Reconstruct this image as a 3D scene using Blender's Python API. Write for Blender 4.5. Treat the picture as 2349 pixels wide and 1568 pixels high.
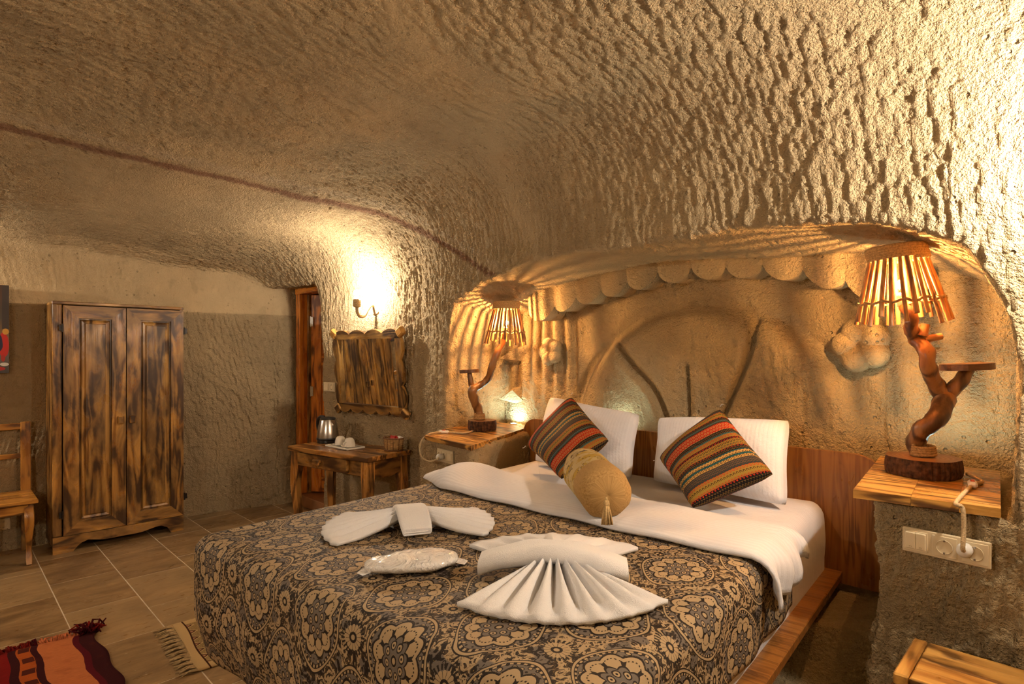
import bpy, bmesh, math, random
import numpy as np
from mathutils import Vector, Matrix

for _o in list(bpy.data.objects):
    bpy.data.objects.remove(_o)
random.seed(7)
rng = np.random.default_rng(11)
PI = math.pi
SC = bpy.context.scene
COL = SC.collection

# ------------------------------------------------------------------ camera, world, exposure
FPX, HZ, HC, CX = 1320.0, 812.0, 1.40, 1174.5       # focal length in px, horizon row, eye height
cam_d = bpy.data.cameras.new('camera')
cam_d.sensor_width = 36.0
cam_d.lens = 36.0 * FPX / 2349.0
cam_d.shift_y = (HZ - 784.0) / 2349.0
cam_d.clip_start = 0.05
cam = bpy.data.objects.new('camera', cam_d)
cam.location = (0, 0, HC)
cam.rotation_euler = (PI / 2, 0, PI / 4)
COL.objects.link(cam)
SC.camera = cam

world = bpy.data.worlds.new('world')
SC.world = world
world.use_nodes = True
world.node_tree.nodes['Background'].inputs[0].default_value = (0, 0, 0, 1)
world.node_tree.nodes['Background'].inputs[1].default_value = 0.0

SC.view_settings.view_transform = 'Standard'
SC.view_settings.look = 'None'
SC.view_settings.gamma = 1.0
SC.view_settings.use_curve_mapping = False
SC.view_settings.exposure = 1.62
try:
    SC.cycles.use_denoising = True
    SC.cycles.max_bounces = 5
    SC.cycles.diffuse_bounces = 3
    SC.cycles.glossy_bounces = 3
    SC.cycles.adaptive_threshold = 0.08
    SC.cycles.caustics_reflective = False
    SC.cycles.caustics_refractive = False
except Exception:
    pass
E_SCONCE, E_LAMP, E_SPOT = 720.0, 1600.0, 130.0      # radiance of the bulbs
C_SCONCE, C_LAMP, C_SPOT = (1.0, 0.87, 0.71), (1.0, 0.53, 0.19), (0.72, 1.0, 0.95)


def P(px, py, z):
    """pixel + height above the floor -> point"""
    d = (HC - z) * FPX / (py - HZ)
    l = (px - CX) / FPX * d
    return Vector(((l - d) / math.sqrt(2), (l + d) / math.sqrt(2), z))


def PY(px, py, Y):
    """pixel + wall plane Y -> point"""
    r = (px - CX) / FPX
    X = -Y * (1 - r) / (1 + r)
    d = (Y - X) / math.sqrt(2)
    return Vector((X, Y, HC + (HZ - py) * d / FPX))


def PX(px, py, X):
    r = (px - CX) / FPX
    Y = -X * (1 + r) / (1 - r)
    d = (Y - X) / math.sqrt(2)
    return Vector((X, Y, HC + (HZ - py) * d / FPX))


# ------------------------------------------------------------------ node helper
class NS:
    """socket with arithmetic"""
    def __init__(s, t, k): s.t, s.k = t, k
    def _m(s, op, *a, clamp=False):
        n = s.t.nodes.new('ShaderNodeMath'); n.operation = op; n.use_clamp = clamp
        for i, v in enumerate((s,) + a):
            if isinstance(v, NS): s.t.links.new(v.k, n.inputs[i])
            else: n.inputs[i].default_value = float(v)
        return NS(s.t, n.outputs[0])
    def __add__(s, o): return s._m('ADD', o)
    __radd__ = __add__
    def __sub__(s, o): return s._m('SUBTRACT', o)
    def __rsub__(s, o): return s._m('MULTIPLY', -1.0)._m('ADD', o)
    def __mul__(s, o): return s._m('MULTIPLY', o)
    __rmul__ = __mul__
    def __truediv__(s, o): return s._m('DIVIDE', o)
    def __neg__(s): return s._m('MULTIPLY', -1.0)
    def sin(s): return s._m('SINE')
    def cos(s): return s._m('COSINE')
    def abs(s): return s._m('ABSOLUTE')
    def fract(s): return s._m('FRACT')
    def floor(s): return s._m('FLOOR')
    def sqrt(s): return s._m('SQRT')
    def pow(s, p): return s._m('POWER', p)
    def gt(s, o): return s._m('GREATER_THAN', o)
    def lt(s, o): return s._m('LESS_THAN', o)
    def min(s, o): return s._m('MINIMUM', o)
    def max(s, o): return s._m('MAXIMUM', o)
    def atan2(s, o): return s._m('ARCTAN2', o)
    def clamp(s): return s._m('ADD', 0.0, clamp=True)
    def step(s, a, b):
        """smooth 0..1 from a to b"""
        n = s.t.nodes.new('ShaderNodeMapRange'); n.interpolation_type = 'SMOOTHSTEP'
        n.inputs[1].default_value, n.inputs[2].default_value = a, b
        s.t.links.new(s.k, n.inputs[0])
        return NS(s.t, n.outputs[0])
    def lin(s, a, b, c=0.0, d=1.0):
        n = s.t.nodes.new('ShaderNodeMapRange')
        for i, v in ((1, a), (2, b), (3, c), (4, d)): n.inputs[i].default_value = v
        s.t.links.new(s.k, n.inputs[0])
        return NS(s.t, n.outputs[0])
    def between(s, a, b): return s.gt(a) * s.lt(b)


class Mat:
    def __init__(s, name, rough=0.6, spec=0.4, metal=0.0):
        s.m = bpy.data.materials.new(name); s.m.use_nodes = True
        s.t = s.m.node_tree
        s.b = s.t.nodes['Principled BSDF']
        s.b.inputs['Roughness'].default_value = rough
        s.b.inputs['Specular IOR Level'].default_value = spec
        s.b.inputs['Metallic'].default_value = metal
    def n(s, typ): return s.t.nodes.new(typ)
    def coord(s, kind='Object'):
        k = '_tc_' + kind
        if not hasattr(s, k): setattr(s, k, s.n('ShaderNodeTexCoord').outputs[kind])
        return getattr(s, k)
    def pos(s):
        if not hasattr(s, '_pos'): s._pos = s.n('ShaderNodeNewGeometry').outputs['Position']
        return s._pos
    def rand(s): return NS(s.t, s.n('ShaderNodeObjectInfo').outputs['Random'])
    def sep(s, vec):
        n = s.n('ShaderNodeSeparateXYZ'); s.t.links.new(vec, n.inputs[0])
        return [NS(s.t, n.outputs[i]) for i in range(3)]
    def comb(s, x, y, z=0.0):
        n = s.n('ShaderNodeCombineXYZ')
        for i, v in enumerate((x, y, z)):
            if isinstance(v, NS): s.t.links.new(v.k, n.inputs[i])
            else: n.inputs[i].default_value = v
        return n.outputs[0]
    def noise(s, vec, scale=1.0, detail=3.0, rough=0.55, dist=0.0):
        n = s.n('ShaderNodeTexNoise'); s.t.links.new(vec, n.inputs['Vector'])
        n.inputs['Scale'].default_value = scale; n.inputs['Detail'].default_value = detail
        n.inputs['Roughness'].default_value = rough; n.inputs['Distortion'].default_value = dist
        return NS(s.t, n.outputs[0])
    def voronoi(s, vec, scale=1.0, feature='F1', rnd=1.0):
        n = s.n('ShaderNodeTexVoronoi'); s.t.links.new(vec, n.inputs['Vector'])
        n.feature = feature; n.inputs['Scale'].default_value = scale
        n.inputs['Randomness'].default_value = rnd
        return n
    def rgb(s, c):
        n = s.n('ShaderNodeRGB'); n.outputs[0].default_value = (*c, 1); return n.outputs[0]
    def mix(s, fac, a, b, blend='MIX'):
        n = s.n('ShaderNodeMix'); n.data_type = 'RGBA'; n.blend_type = blend
        if isinstance(fac, NS): s.t.links.new(fac.k, n.inputs[0])
        else: n.inputs[0].default_value = fac
        for i, v in ((6, a), (7, b)):
            if isinstance(v, tuple): n.inputs[i].default_value = (*v, 1)
            else: s.t.links.new(v, n.inputs[i])
        return n.outputs[2]
    def ramp(s, fac, stops, const=False):
        n = s.n('ShaderNodeValToRGB'); r = n.color_ramp
        r.interpolation = 'CONSTANT' if const else 'LINEAR'
        r.elements[0].position = stops[0][0]; r.elements[0].color = (*stops[0][1], 1)
        r.elements[1].position = stops[-1][0]; r.elements[1].color = (*stops[-1][1], 1)
        for p, c in stops[1:-1]:
            e = r.elements.new(p); e.color = (*c, 1)
        s.t.links.new(fac.k, n.inputs[0])
        return n.outputs[0]
    def color(s, c):
        if isinstance(c, tuple): s.b.inputs['Base Color'].default_value = (*c, 1)
        else: s.t.links.new(c, s.b.inputs['Base Color'])
        return s
    def roughness(s, v): s.t.links.new(v.k, s.b.inputs['Roughness']); return s
    def bump(s, h, dist=0.01, strength=1.0):
        n = s.n('ShaderNodeBump'); n.inputs['Distance'].default_value = dist
        n.inputs['Strength'].default_value = strength
        s.t.links.new(h.k, n.inputs['Height'])
        s.t.links.new(n.outputs[0], s.b.inputs['Normal'])
        return s


# ------------------------------------------------------------------ materials
def stone_mat(name, sx, sy, sz, amp=1.0, base=(0.59, 0.438, 0.250), stripe=False, coarse=1.0, smooth_above=None):
    m = Mat(name, rough=0.95, spec=0.1)
    p = m.pos()
    x, y, z = m.sep(p)
    fine = m.noise(p, 95.0, 3.0, 0.7)
    mid = m.noise(p, 26.0, 3.0, 0.65)
    pits = m.voronoi(p, 26.0)
    pit = NS(m.t, pits.outputs['Distance']).step(0.22, 0.08)
    psel = m.noise(p, 7.0, 1.0).step(0.56, 0.66)
    h = fine * 0.9 + mid * 1.1 - pit * psel * 0.9
    if smooth_above is not None:
        h = h * z.step(smooth_above - 0.01, smooth_above + 0.01).lin(0, 1, 1.0, 0.42)
    m.bump(h, 0.020 * amp * coarse, 1.0)
    tone = m.noise(p, 3.0, 4.0, 0.6)
    c = m.mix(tone.lin(0.3, 0.75), tuple(v_ * 0.86 for v_ in base), tuple(min(1, v_ * 1.12) for v_ in base))
    c = m.mix(m.noise(p, 11.0, 2.0).step(0.58, 0.72) * 0.30, c, tuple(v_ * 0.62 for v_ in base))
    spk = NS(m.t, m.voronoi(p, 42.0).outputs['Distance']).step(0.16, 0.10) * m.noise(p, 9.0, 1.0).step(0.58, 0.64)
    c = m.mix(spk * 0.6, c, (0.20, 0.13, 0.08))
    if stripe:
        dd = (x + z * 2.0 - 1.30) + (m.noise(p, 1.3, 2.0) - 0.5) * 0.22 + (mid - 0.5) * 0.10
        k = dd.abs().step(0.075, 0.015) * y.step(-1.2, -0.2)
        c = m.mix(k * 0.8, c, (0.27, 0.125, 0.075))
        k2 = (dd - 0.16).abs().step(0.10, 0.0)
        c = m.mix(k2 * 0.22, c, (0.70, 0.58, 0.44))
    m.color(c)
    return m.m


M_CEIL = stone_mat('stone_ceiling', 30, 16, 16, 1.5, stripe=True)
M_WALLB = stone_mat('stone_back_wall', 34, 26, 16, 1.4, stripe=True)
M_WALLL = stone_mat('stone_left_wall', 14, 34, 20, 1.2, base=(0.60, 0.445, 0.255), smooth_above=1.76, coarse=1.2)
M_NICHE = stone_mat('stone_niche', 26, 20, 14, 1.7, base=(0.60, 0.445, 0.245))
M_CARVE = stone_mat('stone_carving', 26, 26, 22, 1.1, base=(0.60, 0.445, 0.245))
M_ROCK = stone_mat('stone_rough', 19, 14, 13, 2.0, base=(0.62, 0.47, 0.265))


def wood_mat(name, axis, light=(0.58, 0.27, 0.065), mid=(0.30, 0.115, 0.022), dark=(0.030, 0.012, 0.005),
             burn=0.5, gloss=0.28, dens=1.0, edge=0.0):
    m = Mat(name, rough=gloss, spec=0.5)
    o = m.coord('Object')
    r = m.rand()
    x, y, z = m.sep(o)
    ax = [x, y, z]
    L = ax[axis] + r * 17.0
    A, B = [ax[i] for i in range(3) if i != axis]
    B = B + r * 5.0
    v = m.comb(L * 1.3, A * 9.0 * dens, B * 9.0 * dens)
    n1 = m.noise(v, 1.0, 2.0, 0.5, 0.4)
    rings = ((n1 * 34.0).sin() * 0.5 + 0.5)
    fib = m.noise(m.comb(L * 6.0, A * 160.0, B * 160.0), 1.0, 2.0)
    g = rings * 0.65 + fib * 0.45
    c = m.ramp(g, [(0.10, light), (0.55, tuple(a * 0.55 + b * 0.45 for a, b in zip(light, mid))), (0.95, mid)])
    bn = m.noise(m.comb(L * 3.4 + 5.0, A * 9.0, B * 9.0), 1.0, 4.0, 0.6, 0.5)
    bm = (bn + (rings - 0.5) * 0.16).step(0.55 - 0.12 * burn, 0.70 - 0.10 * burn)
    c = m.mix(bm * (0.55 + 0.4 * burn), c, dark)
    bm2 = m.noise(m.comb(L * 1.7, A * 5.0, B * 5.0 + 9.0), 1.0, 2.0).step(0.45, 0.65)
    c = m.mix(bm2 * 0.32 * burn, c, tuple(a * 0.45 for a in mid))
    if edge:
        gx_, gy_, gz_ = m.sep(m.coord('Generated'))
        gg = [q for i_, q in enumerate((gx_, gy_, gz_)) if i_ != axis]
        e1 = gg[0].min(1.0 - gg[0]); e2 = gg[1].min(1.0 - gg[1])
        em = (e1.max(0.0).step(0.16, 0.0)).max(e2.step(0.10, 0.0))
        c = m.mix(em * (bn + 0.15).step(0.45, 0.72) * 0.62 * edge, c, dark)
    kn = NS(m.t, m.voronoi(m.comb(L * 2.2, A * 6.0, B * 6.0), 1.0).outputs['Distance']).step(0.16, 0.05)
    c = m.mix(kn * 0.85, c, dark)
    m.color(c)
    m.roughness(bn.lin(0.3, 0.7, gloss * 0.75, gloss * 1.5))
    m.bump(g * 0.6 + fib * 0.4 - bm * 0.4, 0.0016, 0.7)
    return m.m


def wood_set(key, **kw): return [wood_mat('%s_%s' % (key, a), i, **kw) for i, a in enumerate('xyz')]


WD_PANEL = wood_set('dark_panel_pine', light=(0.52, 0.28, 0.075), mid=(0.19, 0.08, 0.018), burn=0.62, edge=1.0)
WD_BURN = wood_set('charred_pine', light=(0.68, 0.36, 0.095), mid=(0.33, 0.135, 0.028), burn=0.55, edge=1.0)                                    # wardrobe, mirror
WD_DESK = wood_set('toasted_pine', light=(0.62, 0.30, 0.075), mid=(0.34, 0.13, 0.025), burn=0.62, edge=0.7)
WD_SHELF = wood_set('striped_pine', light=(0.70, 0.37, 0.085), mid=(0.27, 0.10, 0.020), burn=0.55, dens=1.6)
WD_BENCH = wood_set('honey_pine', light=(0.80, 0.47, 0.13), mid=(0.40, 0.165, 0.032), burn=0.50, gloss=0.33)
WD_CHAIR = wood_set('amber_pine', light=(0.60, 0.28, 0.05), mid=(0.30, 0.11, 0.02), burn=0.30)
WD_DOOR = wood_set('orange_pine', light=(0.86, 0.32, 0.045), mid=(0.50, 0.13, 0.016), burn=0.25)
WD_BED = wood_set('walnut_laminate', light=(0.34, 0.145, 0.032), mid=(0.215, 0.080, 0.018), dark=(0.10, 0.035, 0.01), burn=0.05, gloss=0.32, dens=2.4)
WD_BRANCH = wood_set('bare_branch', light=(0.36, 0.165, 0.052), mid=(0.105, 0.040, 0.012), dark=(0.035, 0.014, 0.006), burn=0.30, gloss=0.35, dens=0.9)
WD_STICK = wood_set('shade_stick', light=(0.55, 0.26, 0.075), mid=(0.28, 0.11, 0.03), dark=(0.07, 0.03, 0.012), burn=0.4, gloss=0.5, dens=2.5)


def simple(name, c, rough=0.5, spec=0.4, metal=0.0, nscale=None, namp=0.15, bump=None, emit=None, trans=0.0, alpha=None):
    m = Mat(name, rough, spec, metal)
    o = m.coord('Object')
    n = m.noise(o, nscale or 20.0, 3.0)
    m.color(m.mix(n.lin(0.3, 0.7), tuple(max(0, v * (1 - namp)) for v in c), tuple(min(1, v * (1 + namp * 0.6)) for v in c)))
    if bump: m.bump(m.noise(o, bump[0], 3.0), bump[1], 1.0)
    if emit:
        m.b.inputs['Emission Color'].default_value = (*emit[0], 1); m.b.inputs['Emission Strength'].default_value = emit[1]
    if trans: m.b.inputs['Transmission Weight'].default_value = trans
    if alpha is not None: m.b.inputs['Alpha'].default_value = alpha
    return m.m


M_ROPE = simple('jute_rope', (0.52, 0.30, 0.12), 0.9, 0.1, nscale=180, namp=0.4, bump=(240, 0.002))
M_ROPE2 = simple('pale_jute', (0.58, 0.42, 0.24), 0.9, 0.1, nscale=180, namp=0.3, bump=(240, 0.002))
M_CORD = simple('braided_cord', (0.60, 0.44, 0.25), 0.85, 0.1, nscale=300, namp=0.4, bump=(400, 0.0008))
M_BARK = None
M_PLATE = simple('ivory_plastic', (0.72, 0.60, 0.40), 0.35, 0.5, nscale=5, namp=0.04)
M_PLATE2 = simple('ivory_plastic_rocker', (0.76, 0.64, 0.43), 0.28, 0.5, nscale=5, namp=0.03)
M_HOLE_SHADE = simple('painted_hole_shade', (0.02, 0.015, 0.01), 0.7, 0.2)  # shade inside the socket pin holes, put into the colour
M_WHITEPL = simple('white_plastic', (0.80, 0.78, 0.74), 0.35, 0.5, nscale=8, namp=0.04)
M_CERAMIC = simple('white_ceramic', (0.84, 0.80, 0.73), 0.14, 0.6, nscale=6, namp=0.03)
M_BLACKPL = simple('black_plastic', (0.018, 0.017, 0.017), 0.3, 0.5, namp=0.2)
M_STEEL = simple('brushed_steel', (0.56, 0.54, 0.52), 0.26, 0.5, 1.0, nscale=60, namp=0.08)
M_IRON = simple('dark_iron', (0.035, 0.030, 0.028), 0.4, 0.5, 0.7)
M_MIRROR = simple('mirror_glass', (0.88, 0.88, 0.86), 0.015, 0.5, 1.0, nscale=2, namp=0.02)
M_WICKER = simple('wicker', (0.46, 0.27, 0.10), 0.55, 0.3, nscale=60, namp=0.35)
M_WICKER_D = simple('dark_wicker', (0.17, 0.075, 0.03), 0.55, 0.3, nscale=60, namp=0.3)
M_REDPK = simple('red_sachet', (0.52, 0.03, 0.025), 0.3, 0.5, nscale=40, namp=0.35)
M_WHTPK = simple('white_sachet', (0.80, 0.74, 0.68), 0.35, 0.5, nscale=40, namp=0.2)
M_REDSW = simple('red_switch', (0.55, 0.06, 0.02), 0.3, 0.5)
M_BULB = simple('frosted_bulb', (1, 0.95, 0.85), 0.4, 0.3, emit=(C_SCONCE, E_SCONCE))
M_FLAME = simple('warm_bulb', (1, 0.9, 0.7), 0.4, 0.3, emit=(C_LAMP, E_LAMP))
M_LED = simple('led_lens', (1, 1, 1), 0.4, 0.3, emit=(C_SPOT, E_SPOT))
M_STEEL_RIM = simple('chrome_rim', (0.7, 0.7, 0.68), 0.2, 0.5, 1.0)
M_CUTWOOD = simple('cut_log_face', (0.44, 0.22, 0.085), 0.5, 0.3, nscale=30, namp=0.3)


def mk_bark():
    m = Mat('log_bark', 0.85, 0.2)
    o = m.coord('Object'); x, y, z = m.sep(o)
    th = y.atan2(x)
    v = m.voronoi(m.comb(th * 4.0, z * 7.0 + 1.0, m.rand() * 9.0), 1.0, 'DISTANCE_TO_EDGE')
    d = NS(m.t, v.outputs['Distance'])
    n = m.noise(o, 60.0, 4.0)
    c = m.mix(n.lin(0.3, 0.7), (0.035, 0.016, 0.009), (0.17, 0.068, 0.028))
    m.color(c); m.bump(d.step(0.0, 0.25) + n * 0.6, 0.008, 1.0)
    return m.m
M_BARK = mk_bark()


def mk_cut():
    m = Mat('log_rings', 0.45, 0.3)
    x, y, z = m.sep(m.coord('Object'))
    w = m.noise(m.coord('Object'), 14.0, 2.0)
    r = ((x * x + y * y).sqrt() + w * 0.03)
    k = (r * 420.0).sin() * 0.5 + 0.5
    c = m.mix(k, (0.46, 0.235, 0.09), (0.33, 0.15, 0.05))
    c = m.mix(r.step(0.075, 0.12) * 0.5, c, (0.20, 0.085, 0.03))
    m.color(c)
    return m.m
M_CUT = mk_cut()


def mk_tile():
    m = Mat('travertine_tile', 0.32, 0.45)
    o = m.coord('Object'); r = m.rand()
    x, y, z = m.sep(o)
    v = m.comb(x * 5.0 + r * 31.0, y * 2.2 + r * 7.0 + x * 1.0, 0.0)
    n = m.noise(v, 1.6, 6.0, 0.68, 0.7)
    n2 = m.noise(m.comb(x * 2.0 + r * 11.0, y * 2.0, r * 5.0), 1.0, 2.0)
    vein = m.noise(m.comb(x * 26.0 + r * 9.0, y * 7.0 + x * 5.0, r * 3.0), 1.0, 4.0, 0.7)
    c = m.ramp(n, [(0.28, (0.110, 0.062, 0.026)), (0.45, (0.225, 0.135, 0.058)), (0.62, (0.36, 0.225, 0.10)), (0.8, (0.45, 0.30, 0.145))])
    c = m.mix(vein.step(0.52, 0.66) * 0.40, c, (0.16, 0.095, 0.045))
    c = m.mix(r.step(0.3, 0.95) * 0.45, c, (0.46, 0.325, 0.165))
    c = m.mix(n2.step(0.5, 0.8) * 0.25, c, (0.13, 0.078, 0.036))
    pit = m.noise(m.comb(x * 60.0, y * 25.0, r * 9.0), 1.0, 2.0).step(0.69, 0.74)
    c = m.mix(pit * 0.55, c, (0.58, 0.47, 0.33))
    m.color(c); m.bump(n * 0.5 - vein * 0.4, 0.0012, 0.6)
    m.roughness(vein.lin(0.3, 0.7, 0.24, 0.45))
    return m.m
M_TILE = mk_tile()
M_GROUT = simple('grout', (0.66, 0.56, 0.42), 0.9, 0.1, nscale=30)


def mk_linen(name, c, stripe_axis=None, period=0.016, amp=0.05):
    m = Mat(name, 0.8, 0.15)
    m.b.inputs['Sheen Weight'].default_value = 0.2
    uv = m.coord('UV'); u, v, _ = m.sep(uv)
    w = m.noise(uv, 420.0, 1.0)
    big = m.noise(uv, 9.0, 4.0, 0.6)
    col = m.mix(w.lin(0.3, 0.7), tuple(a * 0.95 for a in c), c)
    h = w * 0.15 + big * 1.6
    if stripe_axis is not None:
        q = (u, v)[stripe_axis]
        k = (q * (2 * PI / period)).sin().step(-0.3, 0.3)
        col = m.mix(k * 0.55, col, tuple(a * (1 - amp * 1.9) for a in c))
        h = h + k * 0.08
    m.color(col); m.bump(h, 0.010, 0.55)
    return m.m
M_SHEET = mk_linen('white_striped_sheet', (0.77, 0.775, 0.83), 1, 0.018, 0.06)
M_PILLOW = mk_linen('white_pillow_linen', (0.78, 0.78, 0.83), 0, 0.018, 0.04)
M_MATT = mk_linen('white_fitted_sheet', (0.75, 0.75, 0.80), 1, 0.016, 0.06)


def mk_terry():
    m = Mat('white_terry', 0.95, 0.1)
    m.b.inputs['Sheen Weight'].default_value = 0.35
    o = m.coord('Object')
    n = m.noise(o, 420.0, 2.0); b = m.noise(o, 40.0, 3.0)
    m.color(m.mix(n.lin(0.35, 0.65), (0.84, 0.835, 0.85), (0.86, 0.855, 0.87)))
    m.bump(n * 0.7 + b * 0.5, 0.004, 0.8)
    return m.m
M_TERRY = mk_terry()


def mk_bedspread():
    m = Mat('damask_bedspread', 0.62, 0.25)
    uv = m.coord('UV'); u, v, _ = m.sep(uv)
    wob = (m.noise(uv, 7.0, 1.0) - 0.5) * 0.02
    SU, SV = 0.315, 0.40
    U, V = (u + wob) / SU, (v - wob) / SV
    cu, cv = (U * (2 * PI)).cos(), (V * (2 * PI)).cos()
    f = cu + cv
    sa = f.gt(0.0)
    def loc(off, on):
        pa = (U + 0.5).fract() - 0.5; pb = U.fract() - 0.5
        qa = (V + 0.5).fract() - 0.5; qb = V.fract() - 0.5
        return pa, pb, qa, qb
    pa, pb, qa, qb = loc(0, 0)
    p = (pa * sa + pb * (1.0 - sa)) * SU
    q = (qa * sa + qb * (1.0 - sa)) * SV
    a = f.abs()
    r = (p * p + q * q * 0.72).sqrt()
    th = (q * 0.85).atan2(p)
    # rosettes at the crossings
    sh = (cu - cv).gt(0.0)
    p2 = (pa * sh + pb * (1.0 - sh)) * SU
    q2 = (qb * sh + qa * (1.0 - sh)) * SV
    r2 = (p2 * p2 + q2 * q2).sqrt(); th2 = q2.atan2(p2)
    BEI, TAU, DRK = (0.46, 0.335, 0.19), (0.165, 0.137, 0.115), (0.012, 0.007, 0.005)
    # ground inside the ogees: taupe with small ringed dots
    dg = m.voronoi(m.comb(u, v), 62.0, 'F1', 0.35)
    dd = NS(m.t, dg.outputs['Distance'])
    tone_bei = dd.lt(0.26)
    drk = dd.between(0.26, 0.38)
    c = m.mix(tone_bei, TAU, BEI)
    c = m.mix(drk, c, DRK)
    # leafy scrolls between the ogees
    nn = m.noise(m.comb(u * 1.0, v * 0.75), 46.0, 2.0, 0.5, 2.2)
    leaf = nn.step(0.492, 0.512)
    line = (nn * 24.0).sin().gt(0.80)
    c2 = m.mix(leaf, BEI, DRK)
    c2 = m.mix(line * 0.8, c2, (0.10, 0.062, 0.03))
    c2 = m.mix(m.noise(uv, 16.0, 1.0).step(0.55, 0.6), c2, m.mix(leaf, TAU, DRK))
    c = m.mix(a.lt(0.50), c, c2)
    # ogee outline: dark, cream, dark, hatch
    c = m.mix(a.between(0.47, 0.53), c, DRK)
    c = m.mix(a.between(0.53, 0.64), c, BEI)
    c = m.mix(a.between(0.64, 0.68), c, DRK)
    hat = (th * 44.0).sin().gt(0.0)
    c = m.mix(a.between(0.68, 0.78), c, m.mix(hat, BEI, DRK))
    c = m.mix(a.between(0.78, 0.80), c, DRK)
    # medallion
    pet = (th * 5.0).cos().abs()
    rr = r / (pet * 0.013 + 0.072)
    c = m.mix(rr.lt(1.0), c, BEI)
    c = m.mix(rr.between(0.93, 1.0), c, DRK)
    pet3 = (th * 5.0).sin().abs()
    c = m.mix(rr.lt(0.80) * (pet3.gt(0.93)) * rr.gt(0.58), c, DRK)
    c = m.mix(rr.between(0.76, 0.80) * ((th * 60.0).sin().gt(0.0)), c, DRK)
    rr2 = r / (pet3 * 0.010 + 0.038)
    c = m.mix(rr2.lt(1.0), c, TAU)
    c = m.mix(rr2.between(0.90, 1.0), c, DRK)
    ak = (th * (8 / (2 * PI))).fract() - 0.5
    arc = ak * (2 * PI / 8) * 0.027
    dk = (arc * arc + (r - 0.027) * (r - 0.027)).sqrt()
    c = m.mix(dk.lt(0.0088), c, BEI)
    c = m.mix(dk.between(0.0062, 0.0088), c, DRK)
    c = m.mix(dk.lt(0.0025), c, DRK)
    c = m.mix(r.lt(0.011), c, BEI)
    c = m.mix(r.between(0.006, 0.0105), c, DRK)
    # rosettes
    pr = (th2 * 7.0).cos().abs()
    r3 = r2 / (pr * 0.004 + 0.026)
    c = m.mix(r2.between(0.030, 0.043) * ((th2 * 24.0).sin().gt(0.1)), c, DRK)
    c = m.mix(r3.lt(1.0), c, BEI)
    c = m.mix(r3.lt(1.0) * pr.lt(0.18) * r2.gt(0.012), c, DRK)
    c = m.mix(r2.lt(0.013), c, DRK)
    c = m.mix(r2.lt(0.0065), c, BEI)
    gold = m.noise(uv, 260.0, 1.0).step(0.66, 0.70) * m.noise(uv, 11.0, 1.0).step(0.5, 0.6)
    c = m.mix(gold * 0.6, c, (0.60, 0.40, 0.10))
    weave = m.noise(m.comb(u * 3.0, v), 500.0, 1.0)
    c = m.mix(weave.lin(0.3, 0.7) * 0.10, c, (0.06, 0.045, 0.03))
    m.color(c); m.bump(weave * 0.3 + m.noise(uv, 7.0, 3.0) * 1.5, 0.006, 0.5)
    return m.m
M_SPREAD = mk_bedspread()


def mk_cushion(name, flip):
    m = Mat(name, 0.75, 0.15)
    uv = m.coord('UV'); u, v, _ = m.sep(uv)
    if flip:
        hi = v.gt(0.5)
        v = (0.5 + v * 0.94) * (1.0 - hi) + (0.24 + (v - 0.5) * 0.95) * hi
    v = v + (m.noise(uv, 5.0, 1.0) - 0.5) * 0.012
    ORG, MUS, RED, BLK, TEA, GRY, CRM = (0.42, 0.16, 0.03), (0.26, 0.155, 0.026), (0.38, 0.026, 0.010), (0.008, 0.006, 0.006), (0.014, 0.075, 0.085), (0.030, 0.034, 0.032), (0.44, 0.25, 0.07)
    bands = [(0.00, MUS), (0.04, BLK), (0.09, RED), (0.155, BLK), (0.20, TEA), (0.215, BLK), (0.262, MUS), (0.345, BLK), (0.395, TEA), (0.41, CRM), (0.445, TEA), (0.465, CRM), (0.50, GRY), (0.585, MUS), (0.675, BLK), (0.72, TEA), (0.74, BLK), (0.76, RED), (0.86, BLK), (0.91, TEA), (0.925, MUS), (0.97, BLK)]
    sec = [(0.00, RED), (0.04, CRM), (0.09, ORG), (0.155, CRM), (0.24, RED), (0.28, BLK), (0.31, GRY), (0.33, RED), (0.36, CRM), (0.395, BLK), (0.41, BLK), (0.50, ORG), (0.57, RED), (0.61, BLK), (0.64, (0.25, 0.20, 0.03)), (0.66, RED), (0.69, CRM), (0.76, CRM), (0.86, CRM), (0.925, RED), (0.97, CRM)]
    c = m.ramp(v, bands, True)
    # split second ramp keeps under the stop limit
    d = m.ramp(v, sec, True)
    P_ = 26.0
    row = (v * P_).floor()
    uu = (u * P_ + row * 0.5).fract() - 0.5; vv = (v * P_).fract() - 0.5
    ring = (uu * uu + vv * vv).sqrt()
    rm = ring.between(0.20, 0.36)
    zig = ((u * 30.0).fract() - 0.5).abs() + v * 52.0
    zm = zig.fract().lt(0.38)
    dark = m.ramp(v, [(0.0, (0, 0, 0)), (0.04, (1, 1, 1)), (0.09, (0, 0, 0)), (0.155, (1, 1, 1)), (0.24, (0, 0, 0)), (0.36, (1, 1, 1)), (0.41, (0, 0, 0)), (0.50, (1, 1, 1)), (0.57, (0, 0, 0)), (0.69, (1, 1, 1)), (0.76, (0, 0, 0)), (0.86, (1, 1, 1)), (0.925, (0, 0, 0)), (0.97, (1, 1, 1))], True)
    dk = NS(m.t, m.n('ShaderNodeRGBToBW').outputs[0]); m.t.links.new(dark, dk.k.node.inputs[0])
    msk = zm * dk * 0.24 + rm * (1.0 - dk) * 0.9
    c = m.mix(msk, c, d)
    m.color(c); m.bump(m.noise(uv, 260.0, 1.0), 0.002, 0.5)
    return m.m
M_CUSH = [mk_cushion('woven_stripe_a', False), mk_cushion('woven_stripe_b', True)]


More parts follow.
